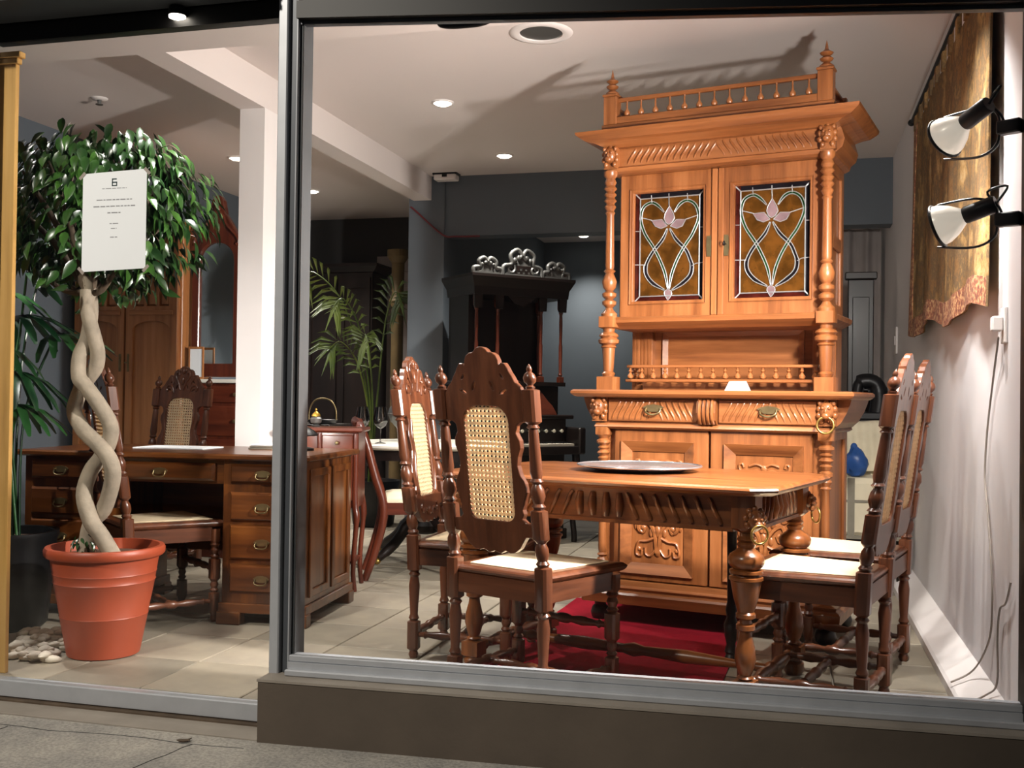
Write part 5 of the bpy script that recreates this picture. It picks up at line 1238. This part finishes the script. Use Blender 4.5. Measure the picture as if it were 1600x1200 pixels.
ob('black_keys', g, MT['black_metal'], kb)
sb = oo('stop_board', boxes((-.37, .37, -.06, .02, .74, .92)), 'x', bevel=.004)
g = G()
for k in range(10): g.turned([(0, .006), (.02, .006), (.03, .014), (.036, .012), (.037, 0)], axis=((-.315 + .07 * k, -.06, .83), (0, -1, 0)), seg=10)
ob('stop_knobs', g, MT['key_white'], sb, smooth=40)
oo('shelf', boxes((-W2 - .03, W2 + .03, -.08, .44, .92, .95)), 'x', bevel=.006)
g = G().plate([(-.30, .95), (.30, .95), (.27, 1.02), (.24, 1.05), (.18, 1.14), (.10, 1.17), (0, 1.21), (-.10, 1.17), (-.18, 1.14), (-.24, 1.05), (-.27, 1.02)], [[(-.03, 1.12), (0, 1.09), (.03, 1.12), (0, 1.15)]], -.02, .0).mapv(lambda p: p + Vector((0, (p.z - .95) * .35 - .03, 0)))
tag(ob('music_desk', g, MAHOG['x'], og, bevel=.003), 'reddish carved music rest')
oo('mid_case', boxes((-W2, W2, .10, .42, .95, 1.17), (-W2 - .02, W2 + .02, .08, .44, 1.17, 1.20)), 'x', bevel=.004)
oo('back_board', boxes((-W2, W2, .39, .42, 1.2, 1.84)), 'z')
oo('side_board', boxes((-W2, -W2 + .03, .10, .42, 1.2, 1.84)), 'z')
OC = [(0, .02, 1), (.04, .02, 1), (.045, .012), (.06, .018), (.07, .012), (.28, .015), (.30, .011), (.45, .014), (.52, .011), (.535, .018), (.545, .012), (.56, .02, 1), (.64, .02, 1)]
cm_ = mesh('canopy_column', G().turned(OC, seg=12), MAHOG['z'], 40)
for x, y in ((-.37, .03), (-.19, .03), (.19, .03), (.37, .03), (.37, .36)): ob('canopy_column', cm_, None, og, loc=(x, y, 1.2))
oo('column_rail', boxes((-W2, W2, .0, .10, 1.17, 1.20)), 'x')
g = G()
for s in (-1, 1):   # carved brackets under the canopy
    for x in (.37, .19):
        g.plate([(s * x - .03, 1.74), (s * x + .03, 1.74), (s * x + .035, 1.84), (s * x - .035, 1.84)], (), -.002, .02)
g.plate([(-.12, 1.84), (.12, 1.84), (.07, 1.79), (0, 1.765), (-.07, 1.79)], (), -.002, .015)
ob('bracket', g, BLACKW['x'], og)
oo('canopy', frame_solid([(1.84, .41, -.01, .43), (1.90, .415, -.015, .44), (1.93, .43, -.03, .45), (1.97, .45, -.05, .46), (1.99, .45, -.05, .46)]), 'x')
def crest(cx, w_, h):
    g = G()
    for m in (-1, 1):
        g.tube(smoothpts([(cx + m * w_, .0, 1.995), (cx + m * w_ * .95, .0, 1.99 + h * .35), (cx + m * w_ * .55, 0, 1.99 + h * .45), (cx + m * w_ * .6, 0, 1.99 + h * .8), (cx + m * w_ * .25, 0, 1.99 + h), (cx + m * w_ * .05, 0, 1.99 + h * .8), (cx + m * w_ * .2, 0, 1.99 + h * .65)], 4), .017, 8)
        g.tube(spiral((cx + m * w_ * .6, 1.99 + h * .28), .004, w_ * .25, 0, 7, 14, 0), .012, 6)
    g.plate([(cx - w_ * .9, 2.0), (cx + w_ * .9, 2.0), (cx + w_ * .5, 1.99 + h * .45), (cx + w_ * .3, 1.99 + h * .8), (cx - w_ * .3, 1.99 + h * .8), (cx - w_ * .5, 1.99 + h * .45)], (), -.004, .012)
    for k in range(5): g.ball((cx + w_ * (-.4 + .2 * k), -.006, 1.99 + h * (.6 + .2 * (1 - abs(k - 2) / 2))), w_ * .1, .012, h * .1)
    g.box(cx - w_, cx + w_, -.012, .012, 1.99, 2.005); return g
c_ = ob('crest', crest(0, .17, .20), MT['pewter'], og, smooth=60); oo('crest_panel', G().plate([(-.11, 2.0), (.11, 2.0), (.10, 2.07), (-.10, 2.07)], [[(-.09 + .045 * k + (.02 if r_ else 0), 2.01 + .025 * r_), (-.07 + .045 * k + (.02 if r_ else 0), 2.01 + .025 * r_), (-.07 + .045 * k + (.02 if r_ else 0), 2.03 + .025 * r_), (-.09 + .045 * k + (.02 if r_ else 0), 2.03 + .025 * r_)] for k in range(4) for r_ in (0, 1) if k < 4 - r_], -.006, .006), 'x')
for x in (-.30, .30): ob('crest', crest(x, .12, .12), MT['pewter'], og, smooth=60)
# ------------------------------------------------------------------ right side: tapestry, flood lamps, cords
TAP = thing('tapestry', 'faded brown woven tapestry hanging on the right wall', 'tapestry', (XR - .035, 0, 0))
TY0, TY1, TZ0, TZ1 = 3.87, 6.25, 1.415, 2.60
def tapz(y): return TZ0 + .03 * math.sin((y - 3.9) * 5.2) + .022 * (y - 3.9)
def sheet(y0, y1, f0, f1, off, th=.006):
    n, m = 60, 14; vs = []; fs = []
    for i in range(n + 1):
        y = y0 + (y1 - y0) * i / n
        for j in range(m + 1):
            t_ = f0 + (f1 - f0) * j / m; zb = tapz(y); z = zb + (TZ1 - zb) * t_
            w_ = (.012 * math.sin(y * 9) + .006 * math.sin(y * 23 + t_ * 4)) * (1 - t_ * .8) - .015 * (1 - t_)
            vs.append((w_ - off, y, z))
    for i in range(n):
        for j in range(m): a = i * (m + 1) + j; fs.append((a, a + 1, a + m + 2, a + m + 1))
    k = len(vs); g = G().add(vs + [(x + th, y, z) for x, y, z in vs], fs + [tuple(k + q for q in reversed(f)) for f in fs])
    ed = [j for j in range(m + 1)] + [i * (m + 1) + m for i in range(1, n + 1)] + [n * (m + 1) + j for j in range(m - 1, -1, -1)] + [i * (m + 1) for i in range(n - 1, 0, -1)]
    g.f += [(ed[i], ed[(i + 1) % len(ed)], ed[(i + 1) % len(ed)] + k, ed[i] + k) for i in range(len(ed))]
    return g
ob('cloth', sheet(TY0, TY1, 0, 1, 0), MT['tapestry'], TAP, smooth=60)
bo = ob('border', sheet(TY1 - .16, TY1 + .005, 0, 1, .004), MT['border'], TAP, smooth=60)
ob('border', sheet(TY0, TY1, 0, .085, .004), MT['border'], TAP, smooth=60)
ob('light_edge', sheet(TY0 - .004, TY0 + .035, 0, 1, .003), MT['tapestry'], TAP, smooth=60)
y = TY0 + .1
while y < TY1:
    ob('hanging_loop', G().box(-.012, .006, y - .03, y + .03, TZ1 - .02, TZ1 + .085), MT['tapestry'], TAP); y += .22
rod = thing('tapestry_rod', 'black iron rod carrying the tapestry loops', 'rod', (XR - .045, 0, 2.665))
ob('bar', G().tube([(0, 3.8, 0), (0, 6.32, 0)], .010, 8), MT['black_metal'], rod, smooth=60)
ob('finial', G().ball((0, 6.34, 0), .02), MT['black_metal'], rod, smooth=60)
for yy in (4.3, 6.2): ob('bracket', G().bar((0, yy, 0), (.045, yy, 0), .012, .012), MT['black_metal'], rod)
for i, (p, d) in enumerate(FLOODS):
    lb = ('black clamp flood lamp on the right window jamb, the upper one', 'black clamp flood lamp on the right window jamb, the lower one')[i]
    t = thing('flood_lamp', lb, 'lamp', tuple(p), group='flood lamps on the window jamb')
    q = d.to_track_quat('Z', 'Y').to_matrix().to_4x4()
    X = lambda g: g.mapv(lambda v: q @ v)
    ob('reflector', X(G().turned([(-.085, .022), (-.075, .03), (-.05, .048), (-.02, .062), (.0, .064), (.004, .064), (0, .060), (-.02, .056), (-.05, .042), (-.07, .026)], seg=28)), MT['reflector'], t, smooth=60)
    ob('rim', X(G().ring((0, 0, 0), (0, 0, 1), .064, .0055, 32, 8)), MT['black_metal'], t, smooth=60)
    ob('bulb', X(G().ball((0, 0, -.045), .02, .02, .028)), MT['bulb'], t, smooth=80)
    ob('socket', X(G().turned([(-.18, .0), (-.18, .024), (-.174, .027), (-.09, .027), (-.082, .024), (-.08, .0)], seg=20)), MT['black_metal'], t, smooth=40)
    jx = Vector((.655, 3.43, p.z - .0)) - p
    up_ = Vector((0, 0, .066)); dn = Vector((0, 0, -.066))
    yk = smoothpts([up_, Vector((jx.x * .45, jx.y * .4, .075)), Vector((jx.x * .68, jx.y * .68, .05)), Vector((jx.x * .72, jx.y * .72, 0)), Vector((jx.x * .68, jx.y * .68, -.05)), Vector((jx.x * .45, jx.y * .4, -.075)), dn], 5)
    ob('yoke', G().tube(yk, .008, 8, flat=.5), MT['black_metal'], t, smooth=60)
    ob('clamp', G().bar(jx * .70, jx, .035, .042), MT['black_metal'], t, bevel=.004)
    e = q @ Vector((0, 0, -.18))
    ob('flex', G().tube(smoothpts([e, e + Vector((.03, -.01, .05)), Vector((jx.x * .6, jx.y * .6, .09)), Vector((jx.x * .74, jx.y * .74, .04)), jx * .8], 5), .004, 6), MT['black_metal'], t, smooth=60)
t = thing('wall_socket', 'white wall socket with plug under the tapestry edge', 'socket', (XR, 3.80, 1.34))
ob('plate', boxes((-.010, 0, -.04, .04, -.06, .06)), MT['white_paint'], t, bevel=.003); ob('plug', boxes((-.045, -.010, -.02, .02, -.02, .03)), MT['white_paint'], t, bevel=.005)
t = thing('wall_switch', 'small white wall switch near the back of the right wall', 'switch', (XR, 7.6, 1.5))
ob('plate', boxes((-.012, 0, -.05, .05, -.09, .09)), MT['white_paint'], t, bevel=.003); ob('rocker', boxes((-.018, -.012, -.02, .02, -.03, .03)), MT['white_paint'], t)
def cordthing(name, pts, lb, r_=.0035): tag(ob(name, G().tube(smoothpts([(XR - .012 - dx, y, z) for y, z, dx in pts], 6), r_, 6), MT['cord'], smooth=60), lb, 'cord')
cordthing('power_cord', [(3.80, 1.30, .01), (3.96, 1.15, 0), (4.06, .98, 0), (4.10, .82, 0), (4.04, .70, 0), (3.96, .52, 0), (3.94, .38, 0), (4.0, .25, 0), (4.12, .12, .03), (4.16, .06, .10)], 'long pale power cord hanging down the right wall from the socket')
cordthing('thin_cable', [(3.62, .52, 0), (3.70, .44, 0), (3.80, .40, 0), (3.84, .30, 0), (3.84, .15, 0), (3.86, .10, .03), (3.88, .05, .11)], 'short pale cable on the right wall next to the window jamb')

# ------------------------------------------------------------------ corner behind the chairs
t = thing('treadle_table', 'narrow dark treadle table in the back right corner', 'table', (.44, 7.12, 0))
ob('top', boxes((-.20, .20, -.20, .22, .93, .97)), BLACKW['x'], t, bevel=.004)
ob('drawer', boxes((-.16, .16, -.21, .18, .80, .93)), BLACKW['x'], t, bevel=.004)
for x in (-.17, .17):
    for yy in (-.16, .18): ob('leg', boxes((x - .018, x + .018, yy - .018, yy + .018, 0, .93)), BLACKW['z'], t)
ob('treadle', boxes((-.15, .15, -.12, .12, .10, .12)), MT['black_metal'], t)
t = thing('sewing_machine', 'old black hand sewing machine on the treadle table', 'sewing machine', (.46, 7.06, .97))
ob('bed', boxes((-.13, .14, -.09, .09, 0, .045)), MT['black_metal'], t, bevel=.006)
ob('arm', G().tube(smoothpts([(.06, 0, .04), (.07, 0, .12), (.06, 0, .20), (.03, 0, .235), (-.02, 0, .24), (-.055, 0, .22), (-.065, 0, .15), (-.065, 0, .10)], 5), [.055] * 10 + [.05] * 14 + [.034] * 12, 12), MT['black_metal'], t, smooth=60)
ob('needle_bar', G().tube([(-.065, 0, .10), (-.065, 0, .045)], .006, 8), MT['silver'], t, smooth=60)
ob('hand_wheel', G().ring((.15, 0, .2), (1, 0, 0), .06, .010, 24, 8), MT['black_metal'], t, smooth=60)
sc_ = thing('striped_chair', 'low cream chair with grey stripes behind the dining chairs', 'chair', (.43, 6.62, 0))
ob('seat', boxes((-.20, .20, -.22, .20, .30, .64)), MT['cream_fabric'], sc_, bevel=.03)
for x in (-.10, .07): ob('stripe', boxes((x - .02, x + .02, -.223, -.215, .30, .64)), MT['stripe'], sc_)
ob('trim', boxes((-.202, .202, -.224, .0, .50, .515), (-.202, .202, -.224, .0, .29, .31)), MT['stripe'], sc_)
ob('back', boxes((-.20, .20, .14, .22, .60, .93)), MT['cream_fabric'], sc_, bevel=.03)
for x in (-.17, .17):
    for yy in (-.18, .17): ob('leg', G().tube([(x, yy, 0), (x, yy, .31)], [.015, .022], 8), BLACKW['z'], sc_, smooth=60)
t = thing('throw_blanket', 'cream throw blanket draped over the striped chair back', 'blanket', (.45, 6.62, .65))
n, m = 26, 14; vs = []; fs = []
pth = smoothpts([(0, .10, .02), (0, .105, .16), (0, .12, .28), (0, .18, .312), (0, .245, .27), (0, .25, .10)], 4)
for i in range(n + 1):
    for k, p in enumerate(pth): x = -.13 + .27 * i / n; vs.append((x, p.y + .010 * math.sin(x * 75 + k * .15) - .012, p.z + .004 * math.sin(x * 30)))
K = len(pth)
for i in range(n):
    for k in range(K - 1): a = i * K + k; fs.append((a, a + 1, a + K + 1, a + K))
g = G().add(vs, fs); nv = len(vs); g.add([(x, y - .008, z + .004) for x, y, z in vs], [tuple(reversed(f)) for f in fs])
ob('folds', g, MT['cream_fabric'], t, smooth=80)
ob('hem', G().tube([(-.13 + .27 * i / n, .086 + .010 * math.sin((-.13 + .27 * i / n) * 75), .02) for i in range(n + 1)], .006, 6), MT['cream_fabric'], t, smooth=60)
t = thing('blue_bag', 'crumpled blue plastic bag on the striped chair seat', 'bag', (.36, 6.52, .64))
g = G().ball((0, 0, .085), .075, .06, .09, 16, 11); g.mapv(lambda p: p + Vector((rnd.uniform(-.010, .010), rnd.uniform(-.01, .01), rnd.uniform(-.008, .008) if p.z > .01 else 0)))
g.mapv(lambda p: Vector((p.x * (1 - .35 * max(0, p.z - .08) / .09), p.y, max(p.z, .002)))); ob('body', g, MT['blue_bag'], t, smooth=50)
ob('knot', G().ball((-.01, 0, .175), .02, .016, .025, 8, 6), MT['blue_bag'], t)
t = thing('carved_screen', 'tall dark carved screen standing in the back right corner', 'screen', (.46, 7.6, 0))
ob('board', boxes((-.10, .07, 0, .04, 0, 1.92)), BLACKW['z'], t, bevel=.006); ob('cap', boxes((-.12, .09, -.02, .06, 1.92, 1.97)), BLACKW['x'], t, bevel=.006); ob('field', boxes((-.07, .04, -.012, .0, .3, 1.8)), BLACKW['z'], t, bevel=.004)
t = thing('grey_curtain', 'pale grey curtain hanging below the slate bulkhead on the right', 'curtain', (.43, 8.6, 0))
n = 60; vs = []; fs = []
for i in range(n + 1):
    x = -.30 + .52 * i / n; yy = .03 * math.sin(x * 42) + .01 * math.sin(x * 95)
    vs += [(x, yy, .02), (x, yy * .6, 2.42), (x, yy * .6 + .006, 2.42), (x, yy + .006, .02)]
for i in range(n):
    a = i * 4
    for c in range(4): fs.append((a + c, a + (c + 1) % 4, a + 4 + (c + 1) % 4, a + 4 + c))
ob('cloth', G().add(vs, fs), MT['curtain'], t, smooth=80); ob('rail', G().tube([(-.33, .0, 2.45), (.24, .0, 2.45)], .012, 8), MT['black_metal'], t)
t = thing('wall_plug', 'white plug and dark flex low on the alcove wall by the organ', 'plug', (-1.55, 11.64, 1.45))
ob('plug', boxes((-.04, .04, -.05, 0, -.04, .04)), MT['white_paint'], t, bevel=.01); ob('flex', G().tube(smoothpts([(-.03, -.04, -.02), (-.12, -.04, -.2), (-.2, -.04, -.6), (-.24, -.04, -1.2)], 5), .012, 6), MT['black_metal'], t, smooth=60)
